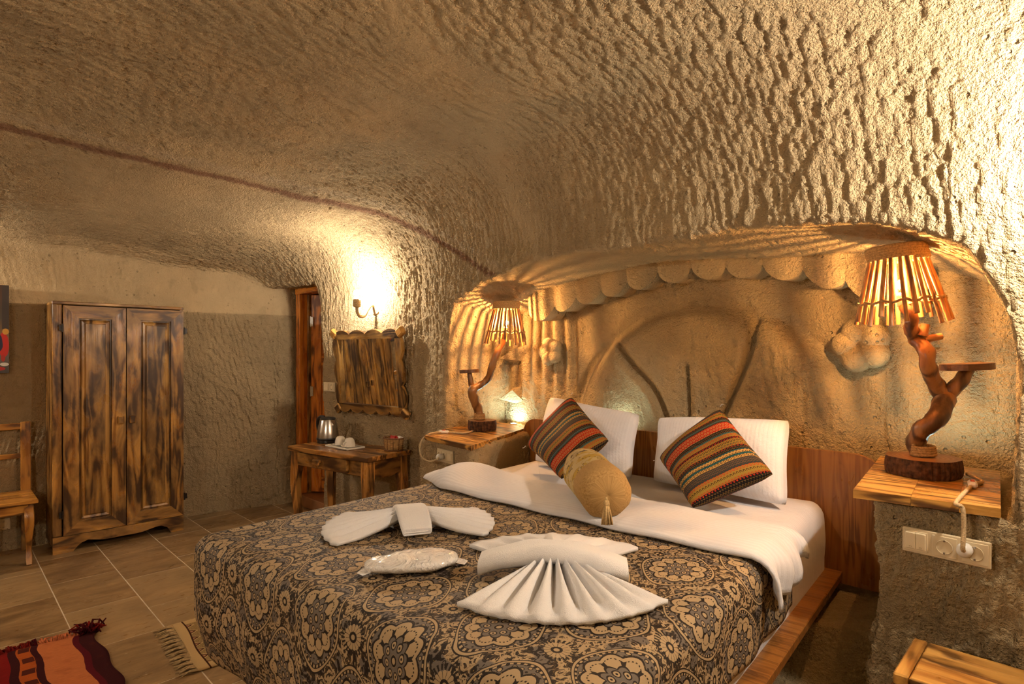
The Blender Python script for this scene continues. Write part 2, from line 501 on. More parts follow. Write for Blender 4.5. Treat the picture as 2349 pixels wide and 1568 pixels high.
def mk_bolster():
    m = Mat('bolster_linen', 0.85, 0.1)
    uv = m.coord('UV'); u, v, _ = m.sep(uv)          # u around (0..1), v along in m
    fib = m.noise(m.comb(u * 60.0, v * 400.0), 1.0, 3.0)
    c = m.mix(fib.lin(0.3, 0.7), (0.33, 0.19, 0.065), (0.55, 0.35, 0.14))
    pr = v.between(0.05, 0.33)
    n = m.noise(m.comb(u * 6.0, v * 14.0), 1.0, 3.0, 0.6, 1.5)
    pale = m.mix(n.step(0.50, 0.54), (0.56, 0.42, 0.20), (0.50, 0.32, 0.06))
    ink = (n * 40.0).sin().gt(0.86) * m.noise(m.comb(u * 4.0, v * 9.0), 1.0, 1.0).gt(0.48)
    pale = m.mix(ink, pale, (0.05, 0.035, 0.025))
    blot = m.noise(m.comb(u * 9.0, v * 26.0), 1.0, 2.0, 0.6, 2.0).step(0.60, 0.63) * v.between(0.10, 0.22)
    pale = m.mix(blot, pale, (0.06, 0.045, 0.035))
    c = m.mix(pr, c, pale)
    m.color(c); m.bump(fib, 0.003, 0.6)
    return m.m
M_BOLST = mk_bolster()
M_TASSEL = simple('tassel_thread', (0.62, 0.43, 0.20), 0.8, 0.1, nscale=150, namp=0.3)


def mk_kilim():
    m = Mat('red_kilim', 0.95, 0.05)
    uv = m.coord('UV'); u, v, _ = m.sep(uv)           # u across stripes (m), v along (m)
    w = u + (m.noise(m.comb(u * 2.0, v * 3.0), 2.0, 2.0) - 0.5) * 0.02
    t = (w / 0.66)
    ORA, RED, DRK, MAR, ORD = (0.62, 0.20, 0.07), (0.24, 0.012, 0.010), (0.045, 0.010, 0.012), (0.11, 0.010, 0.016), (0.50, 0.11, 0.02)
    st = [(0.0, DRK), (0.09, MAR), (0.13, ORA), (0.33, DRK), (0.37, ORD), (0.45, DRK), (0.50, RED), (0.60, DRK), (0.63, MAR), (0.72, DRK), (0.75, ORA), (0.92, RED), (0.97, DRK)]
    c = m.ramp(t, st, True)
    dash = (v * 52.0).sin().gt(0.2) * t.between(0.375, 0.44)
    c = m.mix(dash * 0.9, c, DRK)
    dash2 = ((v * 60.0).sin().gt(0.0)) * t.between(0.64, 0.71)
    c = m.mix(dash2, c, (0.60, 0.23, 0.14))
    wv = m.noise(m.comb(u * 30.0, v * 300.0), 1.0, 3.0)
    sm = m.noise(uv, 9.0, 3.0)
    c = m.mix(sm.step(0.5, 0.75) * 0.3, c, (0.16, 0.03, 0.015))
    c = m.mix(wv.lin(0.3, 0.7) * 0.30, c, DRK)
    m.color(c); m.bump(wv, 0.004, 0.8)
    return m.m
M_KILIM = mk_kilim()


def mk_runner():
    m = Mat('patterned_runner', 0.95, 0.05)
    uv = m.coord('UV'); u, v, _ = m.sep(uv)           # metres
    OLV, CRM, BRN, PNK = (0.20, 0.135, 0.055), (0.52, 0.36, 0.17), (0.055, 0.020, 0.012), (0.42, 0.22, 0.12)
    uu = (u / 0.075 + 0.5).fract() - 0.5; vv = (v / 0.095).fract() - 0.5
    dm = uu.abs() * 1.0 + vv.abs() * 0.9
    wv = m.noise(uv, 320.0, 1.0)
    c = m.mix(wv.gt(0.52) * 0.7, OLV, CRM)
    c = m.mix(dm.lt(0.40), c, CRM)
    c = m.mix(dm.lt(0.31), c, BRN)
    c = m.mix(dm.lt(0.20), c, PNK)
    c = m.mix(dm.lt(0.08), c, BRN)
    bd = (u - 0.285).abs()
    field = bd.lt(0.155) * v.gt(0.165)
    inner = m.mix((bd * 60.0 + v * 60.0).sin().gt(0.3), (0.22, 0.05, 0.03), CRM)
    c = m.mix(bd.lt(0.165) * v.gt(0.155), c, CRM)
    c = m.mix(field, c, inner)
    c = m.mix(bd.gt(0.235), c, CRM)
    c = m.mix(v.lt(0.045), c, CRM)
    c = m.mix(v.between(0.045, 0.052), c, BRN)
    m.color(c); m.bump(wv, 0.003, 0.6)
    return m.m
M_RUNNER = mk_runner()
M_FRINGE = simple('cream_fringe', (0.50, 0.36, 0.19), 0.95, 0.05, nscale=90, namp=0.4)
M_FR_RED = simple('red_fringe', (0.20, 0.015, 0.012), 0.95, 0.05, nscale=60, namp=0.6)
M_FR_ORA = simple('orange_fringe', (0.60, 0.19, 0.08), 0.95, 0.05, nscale=60, namp=0.4)
M_FR_DRK = simple('maroon_fringe', (0.07, 0.008, 0.012), 0.95, 0.05, nscale=60, namp=0.6)


def mk_plastic():
    m = Mat('clear_wrap', 0.18, 0.6)
    o = m.coord('Object')
    n = m.noise(o, 16.0, 4.0, 0.6, 1.5)
    m.color(m.mix(n.lin(0.3, 0.7), (0.80, 0.77, 0.74), (0.90, 0.89, 0.87)))
    m.b.inputs['Coat Weight'].default_value = 0.6
    m.b.inputs['Coat Roughness'].default_value = 0.12
    m.bump(n, 0.02, 1.0)
    return m.m
M_WRAP = mk_plastic()


def mk_painting():
    m = Mat('market_painting', 0.35, 0.4)
    uv = m.coord('UV'); u, v, _ = m.sep(uv)
    n = m.noise(uv, 9.0, 4.0)
    c = m.ramp(v + (n - 0.5) * 0.12, [(0.0, (0.055, 0.05, 0.05)), (0.20, (0.16, 0.13, 0.11)), (0.45, (0.24, 0.13, 0.05)), (0.62, (0.085, 0.070, 0.050)), (0.85, (0.10, 0.045, 0.025)), (1.0, (0.06, 0.03, 0.02))])
    c = m.mix(((u * 34.0).sin().gt(0.5) * v.gt(0.5)), c, (0.05, 0.035, 0.03))
    for (cu_, cv_, ru, rv, col) in ((0.955, 0.32, 0.045, 0.15, (0.60, 0.02, 0.012)), (0.90, 0.34, 0.05, 0.11, (0.02, 0.02, 0.07)), (0.97, 0.47, 0.028, 0.035, (0.70, 0.36, 0.05)), (0.70, 0.33, 0.06, 0.17, (0.10, 0.16, 0.30)), (0.70, 0.53, 0.03, 0.04, (0.62, 0.34, 0.16)), (0.50, 0.30, 0.06, 0.16, (0.50, 0.33, 0.06)), (0.50, 0.49, 0.03, 0.04, (0.55, 0.30, 0.15)), (0.25, 0.34, 0.07, 0.18, (0.48, 0.06, 0.03)), (0.25, 0.55, 0.03, 0.04, (0.55, 0.32, 0.16)), (0.96, 0.10, 0.04, 0.02, (0.70, 0.68, 0.65)), (0.90, 0.05, 0.07, 0.025, (0.45, 0.02, 0.02)), (0.95, 0.17, 0.02, 0.04, (0.45, 0.03, 0.02))):
        eu, ev = (u - cu_) / ru, (v - cv_) / rv
        e = eu * eu + ev * ev + (n - 0.5) * 0.9
        c = m.mix(e.step(1.05, 0.9), c, col)
    m.color(c)
    return m.m
M_PAINT = mk_painting()

# ------------------------------------------------------------------ mesh helpers
def mk_obj(name, mesh_or_vf, mat=None, parent=None, loc=(0, 0, 0), rot=(0, 0, 0), smooth=False, uv=None, angle=None):
    if isinstance(mesh_or_vf, bpy.types.Mesh):
        me = mesh_or_vf
    else:
        v, f = mesh_or_vf[0], mesh_or_vf[1]
        me = bpy.data.meshes.new(name)
        me.from_pydata([tuple(p) for p in v], [], [tuple(q) for q in f])
        if smooth:
            me.polygons.foreach_set('use_smooth', [True] * len(me.polygons))
            if angle is not None:
                me.set_sharp_from_angle(angle=angle)
        if uv is not None:
            lay = me.uv_layers.new(name='UVMap')
            idx = np.empty(len(me.loops), dtype=np.int32); me.loops.foreach_get('vertex_index', idx)
            lay.data.foreach_set('uv', np.asarray(uv, dtype=np.float32)[idx].ravel())
        me.update()
    if mat is not None and not me.materials: me.materials.append(mat)
    o = bpy.data.objects.new(name, me)
    COL.objects.link(o)
    o.parent = parent
    o.location = loc; o.rotation_euler = rot
    return o


def tag(o, label=None, cat=None, group=None, kind=None):
    if label: o['label'] = label
    if cat: o['category'] = cat
    if group: o['group'] = group
    if kind: o['kind'] = kind
    return o


def thing(name, label, cat, loc=(0, 0, 0), rz=0.0, group=None):
    o = bpy.data.objects.new(name, None); COL.objects.link(o)
    o.location = loc; o.rotation_euler = (0, 0, rz); o.empty_display_size = 0.1
    return tag(o, label, cat, group)


def join(*ms):
    V, F = [], []
    for v, f in ms:
        n = len(V); V += [tuple(p) for p in v]; F += [tuple(i + n for i in q) for q in f]
    return V, F


def xf(m, M):
    return [tuple(M @ Vector(p)) for p in m[0]], m[1]


def tr(m, x=0, y=0, z=0): return [(p[0] + x, p[1] + y, p[2] + z) for p in m[0]], m[1]


def boxm(sx, sy, sz, bev=0.004):
    """chamfered box centred at the origin"""
    bev = min(bev, sx * 0.4, sy * 0.4, sz * 0.4)
    h = (sx / 2, sy / 2, sz / 2)
    bm = bmesh.new()
    bmesh.ops.create_cube(bm, size=1.0, matrix=Matrix.Diagonal((sx, sy, sz, 1)))
    if bev > 0:
        bmesh.ops.bevel(bm, geom=bm.edges[:], offset=bev, segments=1, affect='EDGES', profile=0.5)
    bm.verts.index_update()
    v = [tuple(p.co) for p in bm.verts]; f = [tuple(q.index for q in g.verts) for g in bm.faces]
    bm.free()
    return v, f


def lathe(prof, n=24, a0=0.0, a1=2 * PI, caps=True):
    """(r, z) profile about the z axis"""
    full = abs(a1 - a0 - 2 * PI) < 1e-6
    k = n if full else n + 1
    V, F = [], []
    for r, z in prof:
        for i in range(k):
            a = a0 + (a1 - a0) * i / n
            V.append((r * math.cos(a), r * math.sin(a), z))
    for j in range(len(prof) - 1):
        for i in range(n):
            i2 = (i + 1) % k
            F.append((j * k + i, j * k + i2, (j + 1) * k + i2, (j + 1) * k + i))
    if full and caps:
        if prof[0][0] > 1e-6: F.append(tuple(reversed(range(k))))
        if prof[-1][0] > 1e-6: F.append(tuple((len(prof) - 1) * k + i for i in range(k)))
    return V, F


def tube(path, rad, n=8, caps=True, closed=False, wob=0.0):
    pts = [Vector(p) for p in path]
    if not hasattr(rad, '__len__'): rad = [rad] * len(pts)
    V, F = [], []
    up = Vector((0.13, 0.21, 0.97)).normalized(); N = len(pts)
    prev = None
    for i, p in enumerate(pts):
        if closed: t = pts[(i + 1) % N] - pts[i - 1]
        else: t = pts[min(i + 1, N - 1)] - pts[max(i - 1, 0)]
        t.normalize()
        if prev is None:
            a = t.cross(up)
            if a.length < 1e-3: a = t.cross(Vector((1, 0, 0)))
        else:
            a = prev - t * prev.dot(t)
        a.normalize(); prev = a.copy()
        b = t.cross(a)
        for k in range(n):
            q = 2 * PI * k / n
            rr = rad[i] * (1 + (wob * math.sin(3 * q + i * 1.3) if wob else 0))
            V.append(tuple(p + (a * math.cos(q) + b * math.sin(q)) * rr))
    for i in range(N if closed else N - 1):
        j = (i + 1) % N
        for k in range(n):
            k2 = (k + 1) % n
            F.append((i * n + k, i * n + k2, j * n + k2, j * n + k))
    if caps and not closed:
        F.append(tuple(reversed(range(n)))); F.append(tuple((N - 1) * n + k for k in range(n)))
    return V, F


def spline(pts, m=6):
    """Catmull-Rom through points (any dimension)"""
    P_ = [np.array(p, float) for p in pts]
    P_ = [2 * P_[0] - P_[1]] + P_ + [2 * P_[-1] - P_[-2]]
    out = []
    for i in range(1, len(P_) - 2):
        a, b, c, d = P_[i - 1:i + 3]
        for k in range(m):
            t = k / m
            out.append(0.5 * ((2 * b) + (c - a) * t + (2 * a - 5 * b + 4 * c - d) * t * t + (3 * b - a - 3 * c + d) * t ** 3))
    out.append(P_[-2])
    return out


def prism(outline, d0, d1, axis='y'):
    """polygon in (a, b) extruded along the third axis from d0 to d1; axis y: (x, z), axis z: (x, y), axis x: (y, z)"""
    n = len(outline)
    def pt(a, b, d): return {'y': (a, d, b), 'z': (a, b, d), 'x': (d, a, b)}[axis]
    V = [pt(a, b, d0) for a, b in outline] + [pt(a, b, d1) for a, b in outline]
    F = [tuple(range(n)), tuple(reversed(range(n, 2 * n)))]
    F += [(i + n, (i + 1) % n + n, (i + 1) % n, i) for i in range(n)]
    return V, F


def grid(fn, nu, nv, u0=0.0, u1=1.0, v0=0.0, v1=1.0, closed_u=False):
    V, F, UV = [], [], []
    cu = nu if closed_u else nu + 1
    for j in range(nv + 1):
        for i in range(cu):
            u = u0 + (u1 - u0) * i / nu; v = v0 + (v1 - v0) * j / nv
            V.append(tuple(fn(u, v))); UV.append((u, v))
    for j in range(nv):
        for i in range(nu):
            i2 = (i + 1) % cu
            F.append((j * cu + i, j * cu + i2, (j + 1) * cu + i2, (j + 1) * cu + i))
    return V, F, UV


def fix_normals(o):
    bm = bmesh.new(); bm.from_mesh(o.data)
    bmesh.ops.recalc_face_normals(bm, faces=bm.faces[:]); bm.to_mesh(o.data); bm.free()
    return o


def wbox(name, size, loc, parent, wood, rot=(0, 0, 0), bev=0.004, axis=None):
    """wooden piece, grain along its longest side"""
    if axis is None: axis = max(range(3), key=lambda i: size[i])
    return mk_obj(name, boxm(*size, bev=bev), wood[axis], parent, loc, rot)


def bar(name, p0, p1, w, t, parent, wood, mat=None):
    """square bar between two points"""
    p0, p1 = Vector(p0), Vector(p1); d = p1 - p0
    o = mk_obj(name, boxm(d.length, w, t), mat or wood[0], parent)
    o.location = (p0 + p1) / 2
    o.rotation_euler = d.to_track_quat('X', 'Z').to_euler()
    return o


# ------------------------------------------------------------------ the cave shell (signed distance field -> mesh)
def lerp_pts(x, pts):
    xs = np.array([p[0] for p in pts]); ys = np.array([p[1] for p in pts])
    return np.interp(x, xs, ys)

FW = [(-6.0, 2.30), (-5.3, 2.26), (-4.5, 2.27), (-3.9, 2.37), (-3.3, 2.43), (-3.0, 2.36), (-2.4, 2.26), (-1.2, 2.14), (-0.16, 2.05), (2.0, 1.98)]
def front_y(x): return lerp_pts(x, FW)
# niche arch: front edge traced on the wall plane (x, z)
_arch = []
for _px, _py in ((985, 990), (990, 830), (1000, 735), (1040, 690), (1100, 650), (1200, 607), (1320, 575), (1500, 545), (1700, 522), (1850, 515), (2000, 522), (2120, 545), (2210, 575), (2275, 620), (2298, 670), (2304, 740)):
    _Y = 2.2
    for _ in range(8):
        _q = PY(_px, _py, _Y); _Y = float(front_y(_q.x))
    _arch.append((_q.x, _q.z))
NXL, NXR = -2.985, -0.150
ARCH_TOP = [(NXL - 0.05, 1.30), (NXL, 1.50)] + [(x, z) for x, z in _arch[3:13]] + [(NXR, 1.55), (NXR + 0.05, 1.35)]
ARCH_TOP = sorted(ARCH_TOP)
def arch_z(x): return lerp_pts(x, ARCH_TOP)
def ceil_z(x, y):
    return 2.24 + 0.30 * (1 - ((x + 1.9) / 3.55) ** 2) - 0.075 * np.clip(y - 0.3, 0, 3)

def rint(a, b, r):
    u = np.maximum(r + a, 0); v = np.maximum(r + b, 0)
    return np.minimum(-r, np.maximum(a, b)) + np.sqrt(u * u + v * v)
def smin(a, b, k):
    h = np.maximum(k - np.abs(a - b), 0) / k
    return np.minimum(a, b) - h * h * k * 0.25
def smax(a, b, k): return -smin(-a, -b, k)

_nk = rng.normal(size=(40, 3)); _nk /= np.linalg.norm(_nk, axis=1)[:, None]
_nf = np.concatenate([np.full(14, 2.6), np.full(14, 7.0), np.full(12, 17.0)]) * rng.uniform(0.7, 1.4, 40)
_na = np.concatenate([np.full(14, 0.0055), np.full(14, 0.0022), np.full(12, 0.0011)])
_np = rng.uniform(0, 6.28, 40)
def wobble(x, y, z):
    s = 0
    for k in range(40):
        s = s + _na[k] * np.sin((x * _nk[k, 0] + y * _nk[k, 1] + z * _nk[k, 2]) * _nf[k] + _np[k])
    return s

SHELF_L, SHELF_R = 0.915, 0.980
LEDGE = 0.43
def sdf(x, y, z):
    """negative in the air"""
    fy = front_y(x)
    fy = fy - 0.05 * np.clip((0.35 - z) / 0.35, 0, 1) * (x > -2.9)
    front = (y - fy) * 0.97
    ceil = (z - ceil_z(x, y)) * 0.97
    room = rint(front, ceil, 0.42)
    xl = -5.47 + 0.10 * np.exp(-((y - 2.15) / 0.30) ** 2)
    room = smax(room, xl - x, 0.07)
    room = smax(room, x - 1.35, 0.25)
    room = smax(room, -1.75 - y, 0.25)
    # doorway beside the mirror wall
    door = np.maximum(np.maximum(-5.335 - x, x + 4.52 + 0.05 * (z - 1.0)), np.maximum(z - 1.985 - 0.04 * (y - 2.3), y - 3.55))
    door = np.maximum(door, 1.9 - y)
    room = smin(room, door, 0.03)
    # niche
    nz = (z - arch_z(x)) * 0.9 + 0.16 * np.clip(y - 2.2, 0, 1) * 0.4
    ni = smax(smax(nz, NXL - x, 0.16), x - NXR - 0.06 * (2.1 - y), 0.16)
    ni = np.maximum(np.maximum(ni, y - 3.04), 1.7 - y)
    room = smin(room, ni, 0.025)
    # stone nightstand blocks
    bl = np.maximum((x + 2.345) * 0.958 + (y - 2.05) * 0.287, (2.065 - 0.10 * (x + 2.35)) - y)
    bl = np.maximum(bl, -((x + 2.86) * 0.85 + (y - 2.07) * 0.53))
    bl = smax(bl, z - SHELF_L + 0.028, 0.01)
    br = smax(-0.480 - x - 0.05 * np.clip(0.75 - z, 0, 1), z - SHELF_R + 0.028, 0.01)
    br = smax(br, fy - y, 0.02)
    room = smax(room, -np.minimum(bl, br), 0.02)
    # rock platform under the bed and the ledge beside it
    pl = np.maximum(np.maximum(-2.20 - x - 0.06 * (2.7 - y), x + 0.86 - 0.09 * (2.7 - y)), np.maximum(0.86 - y, z - 0.450))
    lg = np.maximum(np.maximum(-0.90 - x, x - 0.2), np.maximum(2.28 - y + 0.25 * (x + 0.6) - 0.35 * np.clip(0.43 - z, 0, 1), z - LEDGE))
    tl = np.maximum(np.maximum(-1.0 - x, x + 0.60 - 0.12 * (2.2 - y)), np.maximum(0.9 - y, z - 0.30 - 0.10 * np.sin(y * 5.0)))
    sol = smin(smin(pl, lg, 0.06), tl, 0.10)
    room = smax(room, -sol, 0.03)
    return room

def surface_nets():
    h = 0.032
    xs = np.arange(-5.90, 1.75, h); ys = np.arange(-2.1, 3.75, h); zs = np.arange(-0.10, 2.80, h)
    f = np.empty((len(xs), len(ys), len(zs)), np.float32)
    Yg, Zg = np.meshgrid(ys, zs, indexing='ij')
    for i, x in enumerate(xs):
        f[i] = sdf(np.full_like(Yg, x), Yg, Zg)
    s = f < 0
    nx, ny, nz = f.shape
    c = np.zeros((nx - 1, ny - 1, nz - 1), np.int8)
    offs = [(a, b, d) for a in (0, 1) for b in (0, 1) for d in (0, 1)]
    for a, b, d in offs: c += s[a:nx - 1 + a, b:ny - 1 + b, d:nz - 1 + d]
    act = np.argwhere((c > 0) & (c < 8))
    vid = np.full(c.shape, -1, np.int32); vid[tuple(act.T)] = np.arange(len(act))
    acc = np.zeros((len(act), 3)); cnt = np.zeros(len(act))
    for e0 in offs:
        for ax in range(3):
            if e0[ax]: continue
            e1 = list(e0); e1[ax] = 1
            i0 = act + np.array(e0); i1 = act + np.array(e1)
            f0 = f[tuple(i0.T)]; f1 = f[tuple(i1.T)]
            k = (f0 < 0) != (f1 < 0)
            t = np.where(k, f0 / np.where(k, f0 - f1, 1), 0)
            p = i0 + (i1 - i0) * t[:, None]
            acc[k] += p[k]; cnt[k] += 1
    V = acc / cnt[:, None] * h + np.array([xs[0], ys[0], zs[0]])
    Q = []
    for ax in range(3):
        a, b = [(1, 2), (2, 0), (0, 1)][ax]
        sl0 = [slice(None)] * 3; sl1 = [slice(None)] * 3
        sl0[ax] = slice(0, -1); sl1[ax] = slice(1, None)
        d = s[tuple(sl0)] != s[tuple(sl1)]
        ed = np.argwhere(d)
        ok = (ed[:, a] > 0) & (ed[:, b] > 0) & (ed[:, a] < f.shape[a] - 1) & (ed[:, b] < f.shape[b] - 1)
        ed = ed[ok]
        ea = np.zeros(3, int); ea[a] = 1
        eb = np.zeros(3, int); eb[b] = 1
        q = np.stack([vid[tuple((ed - ea - eb).T)], vid[tuple((ed - eb).T)], vid[tuple(ed.T)], vid[tuple((ed - ea).T)]], 1)
        fl = s[tuple(ed.T)]                     # air below: normal must point to the air
        q[fl] = q[fl][:, ::-1]
        Q.append(q)
    Q = np.concatenate(Q); Q = Q[(Q >= 0).all(1)]
    def g(p):
        return sdf(p[:, 0], p[:, 1], p[:, 2]) + wobble(p[:, 0], p[:, 1], p[:, 2])
    e = 0.004
    N = None
    for it in range(3):
        f0 = g(V)
        G = np.stack([g(V + np.eye(3)[k] * e) - f0 for k in range(3)], 1) / e
        L = np.maximum((G * G).sum(1), 0.25)
        st = np.clip(f0 / L, -0.03, 0.03)
        V = V - G * st[:, None] * 0.9
    return V, Q, g

def hash2(i, j, k):
    h = (i * 374761393 + j * 668265263 + k * 974634777) & 0x7fffffff
    h = ((h ^ (h >> 13)) * 1274126177) & 0x7fffffff
    return ((h ^ (h >> 16)) & 0xffff) / 65535.0

def facets(s, t, seed):
    """jittered cells; returns offset from the cell centre (s, t), a random value and the distance gap"""
    si, ti = np.floor(s).astype(np.int64), np.floor(t).astype(np.int64)
    bd = np.full(s.shape, 1e9); b2 = np.full(s.shape, 1e9)
    os_, ot_, rv = np.zeros(s.shape), np.zeros(s.shape), np.zeros(s.shape)
    for a in (-1, 0, 1):
        for b in (-1, 0, 1):
            ci, cj = si + a, ti + b
            cx = ci + 0.15 + 0.7 * hash2(ci, cj, seed); cy = cj + 0.10 + 0.8 * hash2(ci, cj, seed + 1) 
            ds, dt = s - cx, t - cy
            d = ds * ds + dt * dt
            m = d < bd
            b2 = np.where(m, bd, np.minimum(b2, d))
            bd = np.where(m, d, bd)
            os_ = np.where(m, ds, os_); ot_ = np.where(m, dt, ot_)
            rv = np.where(m, hash2(ci, cj, seed + 2), rv)
    return os_, ot_, rv, np.sqrt(b2) - np.sqrt(bd)

def chisel(p, n):
    """depth of the pick marks (m, into the rock)"""
    x, y, z = p.T
    w1 = np.sin(x * 2.1 + y * 1.3 + z * 1.7 + 0.4) + np.sin(x * 1.1 - y * 2.7 + z * 2.3 + 2.0)
    w2 = np.sin(x * 5.3 - y * 4.1 + z * 3.7) 
    side = np.abs(n[:, 0]) > 0.75                    # faces turned to the bed: marks run upright
    s = np.where(side, y, x) + 0.05 * w1 + 0.012 * w2
    t = np.where(side, z - 0.35 * y, y - z + 0.18 * x) + 0.03 * w1
    left = side & (x < -5.0)
    # integrate the varying density smoothly instead of scaling about the origin
    S = np.where(side, s * 31.0, 33.0 * s - 3.0 * np.clip(-2.2 - s, 0, 1.5) ** 2 - 9.0 * np.clip(-3.7 - s, 0, 9))
    T = t * 12.5
    a, b, r, gap = facets(S, T, 3)
    a2, b2, r2, g2 = facets(S * 0.46 + 7.3, T * 0.62 + 1.7, 17)
    dens = 0.80 + 0.32 * np.sin(x * 1.9 - y * 1.2 + 1.0) * np.sin(x * 0.8 + y * 2.3 + z)
    saw = a * 0.0085 + b * 0.0040 + (r - 0.5) * 0.0055
    big = a2 * 0.0045 + b2 * 0.002 + (r2 - 0.5) * 0.0035
    ridge = np.exp(-(gap / 0.16) ** 2) * 0.0025
    h = (saw + big - ridge) * np.clip(dens, 0.35, 1.3)
    # smoother ground: the niche, the upper left wall, trowelled streaks on the vault
    h = np.where(left & (z > 1.77), h * 0.35, h)
    h = np.where(left & (z <= 1.77), h * 1.15, h)
    inn = (y > front_y(x) + 0.03) & (x > -3.05)
    h = np.where(inn, h * 0.55, h)
    st = np.exp(-((x + 1.55 + 0.55 * (y - 1.2) + 0.12 * np.sin(y * 7)) / 0.07) ** 2) + np.exp(-((x + 1.0 - 0.75 * (y - 1.0) + 0.1 * np.sin(y * 5)) / 0.06) ** 2) * (y > 0.9)
    h = h * (1 - 0.8 * np.clip(st, 0, 1) * (z > 2.0))
    h = np.where(inn & (np.abs(n[:, 2]) > 0.8) & (z < 1.2), 0, h)
    rock = (z < 0.9) & (x > -0.9) & (y > 0.8)
    h = np.where(rock, h * 1.25, h)
    return h

def refine(V, Q, g, levels):
    # outside the picture the coarse mesh is enough
    c = V[Q].mean(1)
    fine = (c[:, 0] < 0.45) & (c[:, 1] > -0.75)
    for lv in range(levels):
        q = Q[fine]
        E = np.sort(np.concatenate([q[:, [0, 1]], q[:, [1, 2]], q[:, [2, 3]], q[:, [3, 0]]]), 1)
        U, inv = np.unique(E, axis=0, return_inverse=True)
        inv = inv.ravel()
        n0 = len(V); nE = len(U); nq = len(q)
        V = np.concatenate([V, V[U].mean(1), V[q].mean(1)])
        e = [n0 + inv[k * nq:(k + 1) * nq] for k in range(4)]
        f = n0 + nE + np.arange(nq)
        new = np.concatenate([np.stack([q[:, 0], e[0], f, e[3]], 1), np.stack([e[0], q[:, 1], e[1], f], 1), np.stack([f, e[1], q[:, 2], e[2]], 1), np.stack([e[3], f, e[2], q[:, 3]], 1)])
        Q = np.concatenate([Q[~fine], new])
        fine = np.concatenate([np.zeros((~fine).sum(), bool), np.ones(len(new), bool)])
    e_ = 0.004
    for it in range(2):
        f0 = g(V)
        G = np.stack([g(V + np.eye(3)[k] * e_) - f0 for k in range(3)], 1) / e_
        L = np.maximum((G * G).sum(1), 0.25)
        if it == 0: V = V - G * np.clip(f0 / L, -0.012, 0.012)[:, None] * 0.9
    N = -G / np.maximum(np.linalg.norm(G, axis=1)[:, None], 1e-6)
    V = V - N * chisel(V, N)[:, None]
    return V, Q, N

SV, SQ, _g = surface_nets()
SV, SQ, SN = refine(SV, SQ, _g, 2)
fc = SV[SQ].mean(1)
# geometric vertex normals pointing into the room
_e1 = SV[SQ[:, 2]] - SV[SQ[:, 0]]; _e2 = SV[SQ[:, 3]] - SV[SQ[:, 1]]
fn = np.cross(_e1, _e2)
flip = (fn * SN[SQ].mean(1)).sum(1) < 0
SQ[flip] = SQ[flip][:, ::-1]; fn[flip] *= -1
VN = np.zeros_like(SV)
for k in range(4): np.add.at(VN, SQ[:, k], fn)
VN /= np.maximum(np.linalg.norm(VN, axis=1)[:, None], 1e-9)
fn /= np.maximum(np.linalg.norm(fn, axis=1)[:, None], 1e-9)

def shell_part(name, sel, mats, mat_of=None):
    q = SQ[sel]
    used, inv = np.unique(q, return_inverse=True)
    v = SV[used]; q = inv.reshape(q.shape)
    me = bpy.data.meshes.new(name)
    me.vertices.add(len(v)); me.vertices.foreach_set('co', v.ravel())
    me.loops.add(q.size); me.loops.foreach_set('vertex_index', q.ravel())
    me.polygons.add(len(q)); me.polygons.foreach_set('loop_start', np.arange(0, q.size, 4))
    me.polygons.foreach_set('use_smooth', np.ones(len(q), bool))
    for mm in mats: me.materials.append(mm)
    if mat_of is not None: me.polygons.foreach_set('material_index', mat_of[sel].astype(np.int32))
    me.update(calc_edges=True); me.validate()
    try: me.normals_split_custom_set_from_vertices([tuple(n) for n in VN[used]])
    except Exception: pass
    o = bpy.data.objects.new(name, me); COL.objects.link(o)
    o['kind'] = 'structure'
    return o

fyc = front_y(fc[:, 0])
is_left = (fc[:, 0] < -5.20) & (fn[:, 0] > 0.45) & (fc[:, 1] < 2.9)
is_rear = (~is_left) & (fc[:, 1] < -1.45) & (fn[:, 1] > 0.6)
is_right = (~is_left) & (~is_rear) & (fc[:, 0] > 1.05) & (fn[:, 0] < -0.6)
is_ceil = (~is_left) & (~is_rear) & (~is_right) & (fn[:, 2] < -0.55) & (fc[:, 2] > 1.9) & (fc[:, 1] < fyc - 0.06)
is_back = ~(is_left | is_rear | is_right | is_ceil)
in_niche = is_back & (fc[:, 1] > fyc + 0.02) & (fc[:, 0] > -3.1)
is_rock = is_back & (((fc[:, 2] < 0.97) & (fc[:, 0] > -0.75)) | ((fc[:, 2] < 0.5) & (fc[:, 0] > -2.3)))
mback = np.where(is_rock, 2, np.where(in_niche, 1, 0))
wall_back = shell_part('wall_back', is_back, [M_WALLB, M_NICHE, M_ROCK], mback)
ceiling = shell_part('ceiling', is_ceil, [M_CEIL])
wall_left = shell_part('wall_left', is_left, [M_WALLL])
wall_right = shell_part('wall_right', is_right, [M_WALLL])
wall_rear = shell_part('wall_rear', is_rear, [M_WALLB])
for o_, l_ in ((wall_back, 'chiselled tan tuff wall with a carved arched bed niche'), (ceiling, 'low vaulted tuff ceiling covered in chisel marks'), (wall_left, 'chiselled tuff wall behind the wardrobe'), (wall_right, 'chiselled tuff side wall'), (wall_rear, 'chiselled tuff wall facing the bed')):
    o_['label'] = l_

